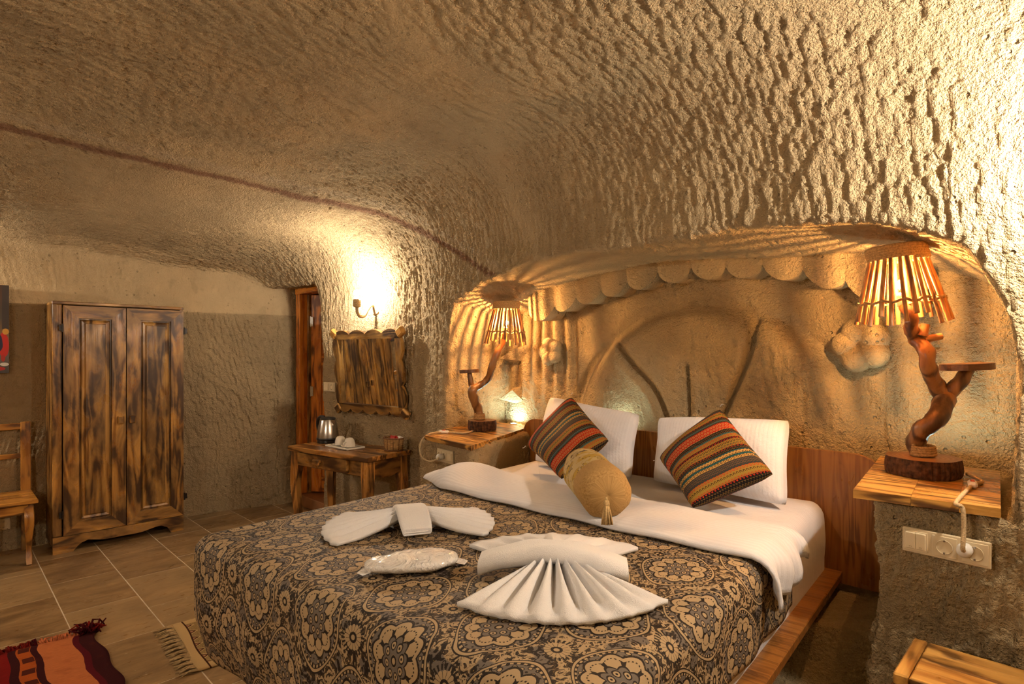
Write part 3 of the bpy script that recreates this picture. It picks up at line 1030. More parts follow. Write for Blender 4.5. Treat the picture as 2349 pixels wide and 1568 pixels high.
# ------------------------------------------------------------------ floor: grout bed and single tiles
floor = mk_obj('floor', boxm(7.6, 5.8, 0.10, 0), M_GROUT, None, (-2.1, 0.85, -0.0518))
tag(floor, 'brown travertine tile floor laid in running bond', None, kind='structure')
TY, TX = 0.346, 0.551
tile_me = None
j = 0
for jj in range(-6, 9):
    y0 = 0.483 + TY * (jj - 1)
    xo = -4.225 if jj % 2 == 0 else -5.0
    k0 = math.floor((-5.6 - xo) / TX)
    for k in range(k0, 14):
        x0 = xo + k * TX
        if x0 > 1.4 or x0 + TX < -5.6 or y0 + TY < -1.7 or y0 > 2.75: continue
        if y0 > 2.2 and x0 > -4.6: continue
        if tile_me is None:
            t_ = mk_obj('tile', boxm(TX - 0.005, TY - 0.005, 0.016, 0.0015), M_TILE, floor)
            tile_me = t_.data
        else:
            t_ = mk_obj('tile', tile_me, None, floor)
        t_.location = (x0 + TX / 2 + 2.1, y0 + TY / 2 - 0.85, 0.0518 - 0.008 + random.uniform(-0.0006, 0.0))
        j += 1

# ------------------------------------------------------------------ carved back of the niche
def inner_(rho): return np.exp(-((rho - 1.06) / 0.04) ** 2)
def relief_y(X, Z):
    y = 2.885 + 0.02 * np.clip((-2.5 - X) / 0.5, 0, 1)
    # great shell / fan behind the bed
    cx, cz, rx, rz = -1.47, 0.92, 0.80, 0.70
    rho = np.sqrt(((X - cx) / rx) ** 2 + (np.maximum(Z - cz, 0) / rz) ** 2)
    dome = np.clip(1 - rho, 0, 1)
    rim = 1 / (1 + np.exp(-(1 - rho) / 0.028))
    y = y - 0.060 * rim - 0.095 * np.sqrt(np.clip(dome, 0, 1)) * rim + 0.02 * inner_(rho)
    inner = np.exp(-((rho - 0.84) / 0.05) ** 2)
    # lobes between three grooves
    for pts, w in (((( -1.93, 1.45), (-1.80, 1.33), (-1.66, 1.20), (-1.56, 1.02)), 0.016), (((-1.475, 1.33), (-1.46, 1.2), (-1.445, 1.02)), 0.009), (((-1.15, 1.56), (-1.155, 1.42), (-1.20, 1.27), (-1.29, 1.05)), 0.015)):
        sp = np.array(spline(pts, 8))
        d = np.full(X.shape, 9.0)
        side = np.zeros(X.shape)
        for a, b in zip(sp[:-1], sp[1:]):
            ab = b - a; t = np.clip(((X - a[0]) * ab[0] + (Z - a[1]) * ab[1]) / (ab @ ab), 0, 1)
            dx, dz = X - a[0] - ab[0] * t, Z - a[1] - ab[1] * t
            dd = np.sqrt(dx * dx + dz * dz)
            d = np.where(dd < d, dd, d)
        y = y + 0.040 * np.exp(-(d / w) ** 2) - 0.012 * np.exp(-((d - 0.05) / 0.035) ** 2)
    # pleated side curtains
    cl = np.clip((-2.22 - X) / 0.12, 0, 1) * np.clip((Z - 1.0) / 0.3, 0, 1)
    y = y + 0.012 * cl * np.sin(X * 62.0 + 1.0)
    y = y + 0.010 * np.sin(X * 3.1 + Z * 2.2) + 0.006 * np.sin(X * 7.3 - Z * 5.1)
    return y
_nx, _nz = 420, 230
gx, gz = np.meshgrid(np.linspace(-3.12, 0.02, _nx), np.linspace(0.42, 2.10, _nz), indexing='ij')
gy = relief_y(gx, gz)
_wv = np.sin(gx * 2.3 + gz * 3.1) + np.sin(gx * 5.1 - gz * 2.2)
_a, _b, _r, _gp = facets((gx * 27.0 + gz * 6.0 + _wv * 1.2).ravel(), (gz * 15.0 - gx * 4.0 + _wv * 0.6).ravel(), 41)
_dp = (_a * 0.0055 + _b * 0.003 + (_r - 0.5) * 0.004).reshape(gx.shape)
gy = gy + _dp * (0.75 + 0.35 * np.sin(gx * 3.7 + gz * 4.4))
_V = np.stack([gx, gy, gz], -1).reshape(-1, 3)
_i = np.arange(_nx * _nz).reshape(_nx, _nz)
_F = np.stack([_i[:-1, :-1], _i[1:, :-1], _i[1:, 1:], _i[:-1, 1:]], -1).reshape(-1, 4)
relief = mk_obj('carved_relief', (_V.tolist(), _F.tolist()), M_NICHE, wall_back, smooth=True)
relief['label'] = 'fan-shaped shell carved in relief into the niche back'

# scalloped stone valance hung below the arch: each lobe a piece
scx = [(1205, 716), (1264, 701), (1314, 680), (1371, 663), (1431, 645), (1501, 624), (1578, 612), (1658, 610), (1743, 606), (1836, 616), (1934, 642), (2030, 672), (2125, 696)]
cus = [PY(px, py, 2.70) for px, py in scx]
for a, b in zip(cus[:-1], cus[1:]):
    w = b.x - a.x; n = 12
    outl, ztop = [], 2.02
    for k in range(n + 1):
        t = k / n
        base = a.z + (b.z - a.z) * t
        outl.append((a.x + w * t, base - 0.34 * w * math.sin(PI * t) ** 0.7))
    V, F = [], []
    rows = 6
    for k, (x_, z_) in enumerate(outl):
        t = k / n
        for r_ in range(rows + 1):
            s_ = r_ / rows
            V.append((x_, 2.775 - 0.055 - 0.010 * math.sin(PI * t) * (1 - s_ * 0.6) + 0.012 * (1 - s_) ** 4 + 0.10 * (1 - s_) * 0, z_ + (ztop - z_) * s_))
    for k in range(n):
        for r_ in range(rows):
            q = k * (rows + 1) + r_
            F.append((q, q + rows + 1, q + rows + 2, q + 1))
    m0 = len(V)
    for k, (x_, z_) in enumerate(outl):        # underside back to the wall
        V.append((x_, 2.90, z_ + 0.01))
    for k in range(n):
        F.append((k * (rows + 1), m0 + k, m0 + k + 1, (k + 1) * (rows + 1)))
    mk_obj('scallop', (V, F), M_CARVE, wall_back, smooth=True, angle=0.9)

def carved_flower(c, rad):
    ms = []
    for k in range(5):
        a = PI / 2 + 2 * PI * k / 5 + 0.3
        px_, pz_ = c.x + math.cos(a) * rad * 0.45, c.z + math.sin(a) * rad * 0.45
        pr = [(0.001, -1.0)] + [(math.cos(t), math.sin(t)) for t in np.linspace(-PI / 2 + 0.25, PI / 2 - 0.25, 7)] + [(0.001, 1.0)]
        s = lathe(pr, 14)
        ms.append(([(px_ + x * rad * 0.52, c.y + y * rad * 0.46, pz_ + z * rad * 0.52) for x, y, z in s[0]], s[1]))
    return mk_obj('carved_flower', join(*ms), M_CARVE, wall_back, smooth=True)
c_ = PY(1262, 806, 2.855); carved_flower(c_, 0.098)
c_ = PY(1976, 792, 2.855); carved_flower(c_, 0.125)
# small chipped lips on the niche's left corner
for px, py in ((1172, 812), (1170, 905)):
    c_ = PY(px, py, 2.82)
    V = [(c_.x - 0.05, 2.91, c_.z + 0.05), (c_.x + 0.05, 2.91, c_.z + 0.06), (c_.x - 0.06, 2.77, c_.z - 0.03), (c_.x + 0.04, 2.80, c_.z + 0.035), (c_.x - 0.02, 2.91, c_.z - 0.07), (c_.x + 0.05, 2.91, c_.z - 0.05)]
    F = [(0, 2, 3, 1), (2, 4, 5, 3), (0, 4, 2), (1, 3, 5)]
    mk_obj('chipped_lip', (V, F), M_CARVE, wall_back)

# ------------------------------------------------------------------ rope helpers
def coil(radius_fn, z0, z1, turns, r, n=7, seg=16):
    path = []
    N = int(turns * seg)
    for i in range(N + 1):
        t = i / N; a = 2 * PI * turns * t
        rr = radius_fn(t)
        path.append((rr * math.cos(a), rr * math.sin(a), z0 + (z1 - z0) * t))
    return tube(path, r, n)


def icos(r, sub=1):
    bm = bmesh.new(); bmesh.ops.create_icosphere(bm, subdivisions=sub, radius=r)
    bm.verts.index_update()
    v = [tuple(p.co) for p in bm.verts]; f = [tuple(q.index for q in g.verts) for g in bm.faces]; bm.free()
    return v, f


# ------------------------------------------------------------------ wall sconces (rope wound, one bare bulb)
def sconce(loc, rz, label, br=0.032, off=''):
    t = thing('wall_sconce' + off, label, 'wall lamp', loc, rz, 'rope-wound wall sconces')
    pl = join(lathe([(0.002, -0.014), (0.050, -0.014), (0.056, -0.004), (0.056, 0.006), (0.002, 0.006)], 20),
              coil(lambda q: 0.054 - 0.046 * q, 0.008, 0.026, 6, 0.0075, 6, 18))
    mk_obj('wall_plate', xf(pl, Matrix.Rotation(PI / 2, 4, 'X')), M_ROPE2, t, smooth=True)
    path = spline([(0, -0.01, 0), (0, -0.05, 0.012), (0, -0.085, -0.022), (0, -0.115, -0.068), (0, -0.155, -0.076), (0, -0.180, -0.050), (0, -0.185, -0.012)], 7)
    N = len(path)
    rad = [0.0115 * (1 + 0.10 * math.sin(i * 2.4)) for i in range(N)]
    mk_obj('arm', tube(path, rad, 10), M_ROPE2, t, smooth=True)
    cup = join(lathe([(0.012, 0.0), (0.022, 0.004), (0.025, 0.012), (0.025, 0.062), (0.012, 0.064)], 18),
               coil(lambda q: 0.025, 0.008, 0.060, 8, 0.0042, 6, 16))
    mk_obj('socket_cup', tr(cup, 0, -0.185, -0.012), M_ROPE2, t, smooth=True)
    mk_obj('bulb_collar', tr(lathe([(0.012, 0.05), (0.014, 0.055), (0.017, 0.085), (0.002, 0.09)], 16), 0, -0.185, -0.012), M_WHITEPL, t, smooth=True)
    bl = mk_obj('bulb' + off, tr(icos(br), 0, -0.185, 0.072 + br), M_BULB, t, smooth=True)
    bl['label'] = 'glowing white bulb'
    return t

SCX = PY(862, 705, 2.365)
sconce((SCX.x, float(front_y(SCX.x)) - 0.004, SCX.z), 0.14, 'rope-wound sconce with a glowing bulb on the wall above the mirror', 0.025)
sconce((0.13, float(front_y(0.13)) - 0.004, 1.78), -0.05, 'rope-wound sconce with a glowing bulb on the wall right of the bed niche', 0.033, '_right_offscreen')     # the burnt-out patch at the frame edge
sconce((-5.455, -0.75, 1.86), PI / 2, 'rope-wound sconce with a glowing bulb on the wall past the painting', 0.029, '_left_offscreen')     # throws the painting's shadow towards the wardrobe
sconce((-1.1, -1.735, 1.80), PI, 'rope-wound sconce with a glowing bulb on the wall opposite the bed foot', 0.030, '_rear_offscreen')     # its glint shows on the switch and the kettle

# ------------------------------------------------------------------ bed
BR = math.radians(5.2)                       # the bed stands slightly turned in its niche
BO = Vector((-1.612, 2.655, 0.0))            # head centre
bx, by = Vector((math.cos(BR), math.sin(BR), 0)), Vector((math.sin(BR), -math.cos(BR), 0))
def bp(a, b, z=0.0): return BO + bx * a + by * b + Vector((0, 0, z))
AO = 0.034                                   # mattress sits a little to the right
ZD, ZM = 0.490, 0.770                        # deck top, mattress top
bed = thing('bed_frame', 'walnut laminate bed platform with a wide round-cornered headboard', 'bed', (BO.x, BO.y, 0.452), BR + PI)
# local frame of the bed: x = to the left side, y = to the foot
def bl_(a, b, z): return (-a, b, z - 0.452)
for nm, a0, a1, b0, b1 in (('side_rail', 0.70, 0.885, 0.03, 1.87), ('side_rail', -0.72, -0.66, 0.03, 1.87), ('foot_rail', -0.72, 0.76, 1.87, 1.92)):
    wbox(nm, (abs(a1 - a0), b1 - b0, 0.032), bl_((a0 + a1) / 2, (b0 + b1) / 2, ZD - 0.016), bed, WD_BED, bev=0.003, axis=0 if nm == 'side_rail' else 1)
wbox('deck', (1.36, 1.84, 0.024), bl_(0.02, 0.95, ZD - 0.020), bed, WD_BED, bev=0.002)
# headboard outline traced on its plane, standing square to the wall
hb_pts = [PY(px, py, 2.695) for px, py in ((1466, 986), (1808, 1023), (1948, 1038))]
HBZ = sum(p.z for p in hb_pts) / 3
hl, hr, zb = PY(1203, 985, 2.695).x, PY(2035, 1100, 2.695).x, 0.44
outl = [(hl, zb), (hr, zb), (hr, HBZ - 0.13)]
for k in range(9):
    q = k / 8 * PI / 2
    outl.append((hr - 0.13 + 0.13 * math.cos(q) * 1.0, HBZ - 0.10 + 0.10 * math.sin(q)))
for k in range(9):
    q = PI / 2 + k / 8 * PI / 2
    outl.append((hl + 0.10 + 0.10 * math.cos(q), HBZ - 0.10 + 0.10 * math.sin(q)))
outl.append((hl, HBZ - 0.12))
hb = mk_obj('headboard', prism([(x - (hl + hr) / 2, z - HBZ / 2) for x, z in outl], -0.012, 0.012), WD_BED[2], None)
fix_normals(hb)
hb.parent = bed
bpy.context.view_layer.update()
hb.matrix_world = Matrix.Translation(((hl + hr) / 2, 2.695, HBZ / 2))
hb['label'] = 'walnut headboard panel'

# mattress in a fitted sheet
def rounded(u, v, hw, hl_, hh, r):
    return None
def mattress():
    W, L, R = 0.788, 1.93, 0.07
    V, F, UV = [], [], []
    prof = [(0.0, 0.0), (0.0, 0.05)] + [(R * 0.0 + (-0.006) * math.sin(PI * t), 0.05 + t * 0.14) for t in (0.25, 0.5, 0.75)] + [(R * (1 - math.cos(t)), 0.21 + R * math.sin(t)) for t in np.linspace(0, PI / 2, 6)]
    # perimeter
    per = []
    def corner(cx, cy, a0):
        for k in range(7):
            a = a0 + k / 6 * PI / 2
            per.append((cx, cy, math.cos(a), math.sin(a)))
    rc = 0.06
    corner(W - rc, L - rc, 0); corner(-W + rc, L - rc, PI / 2); corner(-W + rc, rc, PI); corner(W - rc, rc, 3 * PI / 2)
    n = len(per)
    for ins, z in prof:
        for cx, cy, dx, dy in per:
            V.append((cx + dx * (rc - ins * 0.8), cy + dy * (rc - ins * 0.8), z)); UV.append((V[-1][0] + z * (dx), V[-1][1] + z * dy))
    for j in range(len(prof) - 1):
        for i in range(n):
            F.append((j * n + i, j * n + (i + 1) % n, (j + 1) * n + (i + 1) % n, (j + 1) * n + i))
    F.append(tuple((len(prof) - 1) * n + i for i in range(n)))
    F.append(tuple(reversed(range(n))))
    return V, F, UV
v_, f_, uv_ = mattress()
mat_o = mk_obj('mattress', (v_, f_), M_MATT, None, tuple(bp(AO, 0.02, ZD)), (0, 0, BR + PI), True, uv_, 0.9)
tag(mat_o, 'thick mattress in a white finely striped fitted sheet on the bed platform', 'mattress')

# ---- bedspread
def drape(a, b, W, L, top, R=0.055, lean=0.09, amp=0.012, off=0.008):
    """cloth coordinate (a, b) laid over the mattress edge -> local bed coordinate (a, b, z)"""
    Wi, Li = W - R, L - R
    ea = max(abs(a) - Wi, 0.0); eb = max(b - Li, 0.0)
    s = math.hypot(ea, eb)
    if s < 1e-9:
        return a, b, top + 0.004 * math.sin(a * 7.0 + b * 4) * math.sin(b * 6.0)
    da, db = ea / s * (1 if a > 0 else -1), eb / s
    ca, cb = max(min(a, Wi), -Wi), min(b, Li)
    arc = R * PI / 2
    if s < arc:
        q = s / R
        o, dz = R * math.sin(q), R * (1 - math.cos(q))
    else:
        h = s - arc
        o, dz = R - lean * 2.0 * max(0.0, h - 0.20), R + h
        per = (ca * 1.0 + cb * (1 if a > 0 else -1)) + math.atan2(db, abs(da) + 1e-9) * 0.16
        o += amp * min(h / 0.15, 1.0) * (0.5 + 0.5 * math.sin(per * 21.0))
    return ca + da * (o + off), cb + db * (o + off), top - dz
def cloth(a0, a1, b0, b1, na, nb, lim, W, L, top, **kw):
    V, F, UV = [], [], []
    for j in range(nb + 1):
        for i in range(na + 1):
            a = a0 + (a1 - a0) * i / na; b = b0 + (b1 - b0) * j / nb
            # trim the corners so that the hem stays level
            Wi, Li = W - 0.055, L - 0.055
            ea, eb = max(abs(a) - Wi, 0.0), max(b - Li, 0.0); s = math.hypot(ea, eb)
            aa, bb = a, b
            if s > lim and ea > 0 and eb > 0:
                k = lim / s * max(ea, eb) / lim if False else lim / s
                aa = (Wi + ea * k) * (1 if a > 0 else -1); bb = Li + eb * k
            q = drape(aa, bb, W, L, top, **kw)
            V.append((-q[0], q[1], q[2])); UV.append((aa, bb))
    for j in range(nb):
        for i in range(na):
            F.append((j * (na + 1) + i, j * (na + 1) + i + 1, (j + 1) * (na + 1) + i + 1, (j + 1) * (na + 1) + i))
    return V, F, UV
LIM = 0.44
v_, f_, uv_ = cloth(-(0.798 - 0.055 + LIM), 0.798 - 0.055 + 0.265, 0.66, 1.97 - 0.055 + LIM, 120, 110, LIM, 0.798, 1.97, ZM + 0.006, lean=0.14)
v_ = [(p[0], p[1], max(p[2], 0.02)) for p in v_]
spread = mk_obj('bedspread', (v_, f_), M_SPREAD, None, tuple(bp(AO, 0, 0)), (0, 0, BR + PI), True, uv_)
tag(spread, 'black, grey and gold damask bedspread with ogee medallions', 'bedspread')
md = spread.modifiers.new('thick', 'SOLIDIFY'); md.thickness = 0.005; md.offset = 1.0

# ---- white top sheet folded back over the bedspread
def fold_pt(u, w):
    """u across (cloth metres, -left .. right), w 0..1 from head edge to foot edge"""
    foot = 0.985 + 0.020 * math.sin(u * 3.0 + 0.6) + (0.03 if u > 0.6 else 0) * (u - 0.6)
    head = 0.60 + 0.02 * math.sin(u * 2.2)
    if u < -0.62:
        k = (-0.62 - u) / 0.22
        foot = foot - 0.11 * k; head = head + 0.03 * k
    b = head + (foot - head) * w
    puff = 0.020 + 0.012 * math.exp(-((u + 0.62) / 0.16) ** 2) * 1.6
    th = puff * (max(0.0, 1 - (2 * w - 1) ** 4)) ** 0.5 + 0.004 * math.sin(u * 19 + w * 5) * math.sin(w * 7)
    if u < -0.55: th += 0.028 * math.sin(PI * min(1, (-0.55 - u) / 0.30)) * (1 - abs(2 * w - 1) ** 2)
    return b, th
def fold_top(u, w):
    b, th = fold_pt(u, w)
    W, R = 0.798, 0.055
    if u <= W - R:
        q = drape(u, b, W, 3.0, ZM + 0.012 + th, off=0.014)
        if u < -(W - R): q = (-W + R + (u + W - R) * 1.0, b, ZM + 0.012 + th - 0.10 * (-(u + W - R)))
    else:
        h = u - (W - R)
        bb = b + 0.22 * h * (w - 0.35) + 0.012 * math.sin(w * 16 + h * 9) * min(1, h / 0.1)
        q = drape(u, bb, W, 3.0, ZM + 0.012 + th * max(0, 1 - h * 4), off=0.022 + 0.02 * min(1, h / 0.1), lean=-0.10, amp=0.0)
        q = (q[0] + (0.010 * math.sin(w * 21) + 0.006 * math.sin(w * 9 + h * 30)) * min(1, h / 0.1), q[1], q[2])
    return (-q[0], q[1], q[2])
NU, NW = 90, 26
V, UV = [], []
for j in range(NW + 1):
    for i in range(NU + 1):
        uE = 0.798 - 0.055 + 0.115 + 0.06 * (j / NW) - 0.02 * math.sin(j / NW * 9)
        u = -0.865 + (uE + 0.865) * i / NU
        V.append(fold_top(u, j / NW)); UV.append((u, fold_pt(u, j / NW)[0]))
F = [(j * (NU + 1) + i, j * (NU + 1) + i + 1, (j + 1) * (NU + 1) + i + 1, (j + 1) * (NU + 1) + i) for j in range(NW) for i in range(NU)]
fold = mk_obj('top_sheet', (V, F), M_SHEET, None, tuple(bp(AO, 0, 0)), (0, 0, BR + PI), True, UV)
md = fold.modifiers.new('thick', 'SOLIDIFY'); md.thickness = 0.010; md.offset = -1.0
tag(fold, 'white striped top sheet folded back over the bedspread', 'sheet')


# ---- pillows and cushions from their four corners
def pillow(name, c, thick, mat, label, cat, group=None, n=26, pinch=0.10, crease=0.0, seed=0, uvm=None, back=0.75):
    """c = corners A (lower left), B (lower right), C (upper right), D (upper left), as seen from the front"""
    A, B, C, D = [Vector(p) for p in c]
    nrm = ((B - A).cross(D - A)).normalized()
    cen = (A + B + C + D) / 4
    V, F, UV = [], [], []
    lw, lh = (B - A).length, (D - A).length
    for side in (1, -1):
        for j in range(n + 1):
            for i in range(n + 1):
                u, v = i / n, j / n
                x, y = 2 * u - 1, 2 * v - 1
                k = (max(0, 1 - x * x) ** 0.42) * (max(0, 1 - y * y) ** 0.42)
                # edges bow inwards between the corners
                px_ = x * (1 - pinch * (1 - y * y) * 0.55 * abs(x) ** 3)
                py_ = y * (1 - pinch * (1 - x * x) * 0.55 * abs(y) ** 3)
                rc = 1 - 0.055 * (abs(x) * abs(y)) ** 5
                px_ *= rc; py_ *= rc
                uu, vv = (px_ + 1) / 2, (py_ + 1) / 2
                p = A * (1 - uu) * (1 - vv) + B * uu * (1 - vv) + C * uu * vv + D * (1 - uu) * vv
                w = 1.0 + crease * (math.sin(7 * u + 3 * v + seed) * math.sin(5 * v - 4 * u + seed * 2))
                ripple = crease * 0.25 * math.sin(34 * u + 9 * v + seed) * math.exp(-((y + 0.75) / 0.3) ** 2)
                t = thick * 0.5 * (k * w + ripple * k) * (1.0 if side > 0 else back)
                V.append(p + nrm * t * side - cen)
                UV.append((u * lw, v * lh) if uvm is None else (v, u))
    m = (n + 1) ** 2
    for s in range(2):
        for j in range(n):
            for i in range(n):
                q = [s * m + j * (n + 1) + i, s * m + j * (n + 1) + i + 1, s * m + (j + 1) * (n + 1) + i + 1, s * m + (j + 1) * (n + 1) + i]
                F.append(tuple(q if s == 0 else q[::-1]))
    o = mk_obj(name, (V, F), mat, None, tuple(cen), (0, 0, 0), True, UV)
    bm = bmesh.new(); bm.from_mesh(o.data)
    bmesh.ops.remove_doubles(bm, verts=bm.verts[:], dist=0.0004); bm.to_mesh(o.data); bm.free()
    return tag(o, label, cat, group)

pz = ZM + 0.018
pillow('pillow', [P(1222, 1058, pz), P(1452, 1104, pz), PY(1472, 948, 2.60), PY(1259, 906, 2.60)], 0.17, M_PILLOW,
       'white striped pillow behind the smaller woven cushion', 'pillow', 'bed pillows', crease=0.10, seed=1.0)
pillow('pillow', [P(1493, 1104, pz), P(1812, 1165, pz), PY(1818, 960, 2.60), PY(1506, 954, 2.60)], 0.18, M_PILLOW,
       'white striped pillow behind the larger woven cushion', 'pillow', 'bed pillows', crease=0.12, seed=2.2)
cz = ZM + 0.030
cu1 = [P(1288, 1103, cz), PY(1402, 1012, 2.30), PY(1311, 905, 2.47), PY(1206, 1022, 2.28)]     # bottom, right, top, left
cu2 = [P(1588, 1170, cz), PY(1782, 1090, 2.28), PY(1652, 932, 2.43), PY(1508, 1050, 2.27)]
def cushion(c, mat, label, seed):
    B_, R_, T_, L_ = c
    o = pillow('throw_cushion', [L_, B_, R_, T_], 0.15, mat, label, 'cushion', 'woven throw cushions', crease=0.10, seed=seed, uvm=1)
    # corner threads
    for q, d in ((L_, (-0.012, -0.01, -0.018)), (T_, (0.014, -0.01, 0.016))):
        pth = [Vector(q) - o.location, Vector(q) - o.location + Vector(d) * 0.6, Vector(q) - o.location + Vector((d[0] * 1.3, d[1], d[2] * 0.7))]
        mk_obj('corner_thread', tube(pth, 0.0016, 5), M_WHITEPL, o)
    return o
cushion(cu1, M_CUSH[0], 'smaller striped woven cushion resting on the pillow beside the bolster', 0.4)
cushion(cu2, M_CUSH[1], 'larger striped woven cushion resting on the pillow near the socket panel', 2.0)

# ---- bolster
def bolster():
    r0 = 0.098
    p1 = P(1393, 1196, ZM + 0.028); p0 = P(1318, 1098, ZM + 0.028)
    d = (p0 - p1); d.z = 0; L = 0.47; d.normalize()
    loc = p1 + Vector((0, 0, r0))
    t = thing('bolster', 'tan linen bolster with a printed band and a tassel lying on the folded sheet', 'bolster', tuple(loc), math.atan2(d.y, d.x))
    prof = [(-0.012, 0.0008), (-0.018, 0.010), (-0.016, 0.03), (-0.006, 0.062), (0.012, 0.087), (0.035, 0.097)] + [(x, r0) for x in np.linspace(0.06, L - 0.06, 10)] + [(L - 0.035, 0.097), (L - 0.012, 0.087), (L + 0.006, 0.060), (L + 0.016, 0.03), (L + 0.02, 0.008)]
    n = 40; V, F, UV = [], [], []
    for j, (x, r) in enumerate(prof):
        for i in range(n + 1):
            a = 2 * PI * i / n
            rr = r * (1 + 0.025 * math.sin(4 * a + x * 9) + 0.012 * math.sin(11 * a) * (1 if r < 0.098 else 0.2))
            z = rr * math.sin(a)
            z = max(z, -r0 * 0.93)
            V.append((x, rr * math.cos(a), z)); UV.append((i / n, x if x > 0.0 else 0.0))
    for j in range(len(prof) - 1):
        for i in range(n):
            F.append((j * (n + 1) + i, j * (n + 1) + i + 1, (j + 1) * (n + 1) + i + 1, (j + 1) * (n + 1) + i))
    F.append(tuple(range(n))); F.append(tuple((len(prof) - 1) * (n + 1) + i for i in reversed(range(n))))
    UV = [(u, 0.47 - v) for u, v in UV]
    fix_normals(mk_obj('cover', (V, F), M_BOLST, t, smooth=True, uv=UV, angle=1.2))
    ts = thing('tassel', None, None); 
    for k in ('label', 'category'):
        if k in ts: del ts[k]
    ms = [tube([(0, 0, 0.012), (0, 0, 0.0)], [0.004, 0.006], 8), lathe([(0.003, 0.004), (0.010, -0.002), (0.011, -0.012), (0.009, -0.018)], 12)]
    for k in range(26):
        a = 2 * PI * k / 26; q = 0.4 + 0.6 * ((k * 7) % 10) / 10
        ms.append(tube([(0.007 * math.cos(a), 0.007 * math.sin(a), -0.016), (0.015 * q * math.cos(a), 0.015 * q * math.sin(a), -0.045), (0.020 * q * math.cos(a) , 0.022 * q * math.sin(a), -0.082)], [0.0026, 0.003, 0.0022], 5))
    bpy.data.objects.remove(ts)
    mk_obj('tassel', join(*ms), M_TASSEL, t, (-0.040, 0.012, -0.012), (0, 0.16, 0), True)
    return t
bolster()

# ---- folded towels
def fan(R, phi, pleats, amp, base=0.012, nphi=96, nr=16, squash=1.0, rough=0.0, tail=0.0):
    """pleated fan in the local xy plane opening towards +x; returns a closed sheet with thickness"""
    V, F = [], []
    for layer in (1, 0):
        for j in range(nr + 1):
            for i in range(nphi + 1):
                t = i / nphi * 2 - 1
                a = t * phi
                s = j / nr
                RR = R * (1 + 0.012 * math.cos(pleats * PI * t) + tail * abs(t) ** 3)
                r = 0.03 + (RR - 0.03) * s
                pl = math.cos(pleats * PI * t)
                env = (1 - 0.62 * s * s) * (1 - 0.6 * abs(t) ** 4)
                z = base + amp * env * (0.5 + 0.5 * pl) ** 0.7 + 0.030 * (1 - s) ** 2
                z -= 0.3 * amp * s ** 4
                if layer == 0: z = z - 0.011 if s > 0.85 else z - 0.013
                z = max(z, 0.012 if layer else 0.001)
                V.append((r * math.cos(a), r * math.sin(a) * squash, z))
    m = (nphi + 1) * (nr + 1)
    for l in range(2):
        for j in range(nr):
            for i in range(nphi):
                q = (l * m + j * (nphi + 1) + i, l * m + j * (nphi + 1) + i + 1, l * m + (j + 1) * (nphi + 1) + i + 1, l * m + (j + 1) * (nphi + 1) + i)
                F.append(q if l else q[::-1])
    ring = [i for i in range(nphi + 1)] + [j * (nphi + 1) + nphi for j in range(1, nr + 1)] + [nr * (nphi + 1) + i for i in range(nphi - 1, -1, -1)] + [j * (nphi + 1) for j in range(nr - 1, 0, -1)]
    for k in range(len(ring)):
        a, b = ring[k], ring[(k + 1) % len(ring)]
        F.append((a, b, m + b, m + a))
    return V, F

tz = ZM + 0.012
tc = P(942, 1205, tz); te = P(745, 1215, tz); tw = P(1131, 1195, tz)
ax = (tw - te); ang = math.atan2(ax.y, ax.x)
tw1 = thing('towel', 'white hand towel folded into a bow with a rolled centre band', 'towel', tuple(tc), ang, 'folded towels on the bed')
fix_normals(mk_obj('fan', fan((tw - tc).length * 1.0, 0.62, 7, 0.030), M_TERRY, tw1, smooth=True))
fix_normals(mk_obj('fan', fan((te - tc).length * 1.02, 0.68, 7, 0.030), M_TERRY, tw1, (0, 0, 0), (0, 0, PI), True))
def flatroll(w, l, h, turns=2.2):
    """folded band: stadium section (x half width w, height h) swept along y"""
    V, F = [], []
    sec = []
    for k in range(13):
        a = -PI / 2 + PI * k / 12
        sec.append((w - h / 2 + h / 2 * math.cos(a), h / 2 + h / 2 * math.sin(a)))
    for k in range(13):
        a = PI / 2 + PI * k / 12
        sec.append((-w + h / 2 + h / 2 * math.cos(a), h / 2 + h / 2 * math.sin(a)))
    return sec
def band(w, l, h, arch, n=24, lift=0.0):
    sec = flatroll(w, l, h); m = len(sec)
    V, F = [], []
    for j in range(n + 1):
        t = j / n * 2 - 1
        e = 1 - 0.10 * abs(t) ** 6
        for x, z in sec:
            V.append((x * e, t * l, z * e + arch * (1 - t * t) * (1 - 0.2 * t * t) + lift + 0.002 * math.sin(t * 9 + x * 60)))
    for j in range(n):
        for i in range(m):
            F.append((j * m + i, j * m + (i + 1) % m, (j + 1) * m + (i + 1) % m, (j + 1) * m + i))
    F.append(tuple(range(m))); F.append(tuple(n * m + i for i in reversed(range(m))))
    return V, F
fix_normals(mk_obj('band', band(0.056, 0.125, 0.024, 0.050), M_TERRY, tw1, (0, 0, 0.002), (0, 0, 0.18), True, angle=1.0))
for k, (z_, w_) in enumerate(((0.006, 0.046), (0.013, 0.042))):
    mk_obj('fold_edge', boxm(w_ * 2, 0.010, 0.004, 0.001), M_TERRY, tw1, (0.018 if k else 0.022, -0.122, z_), (0, 0, 0.18))

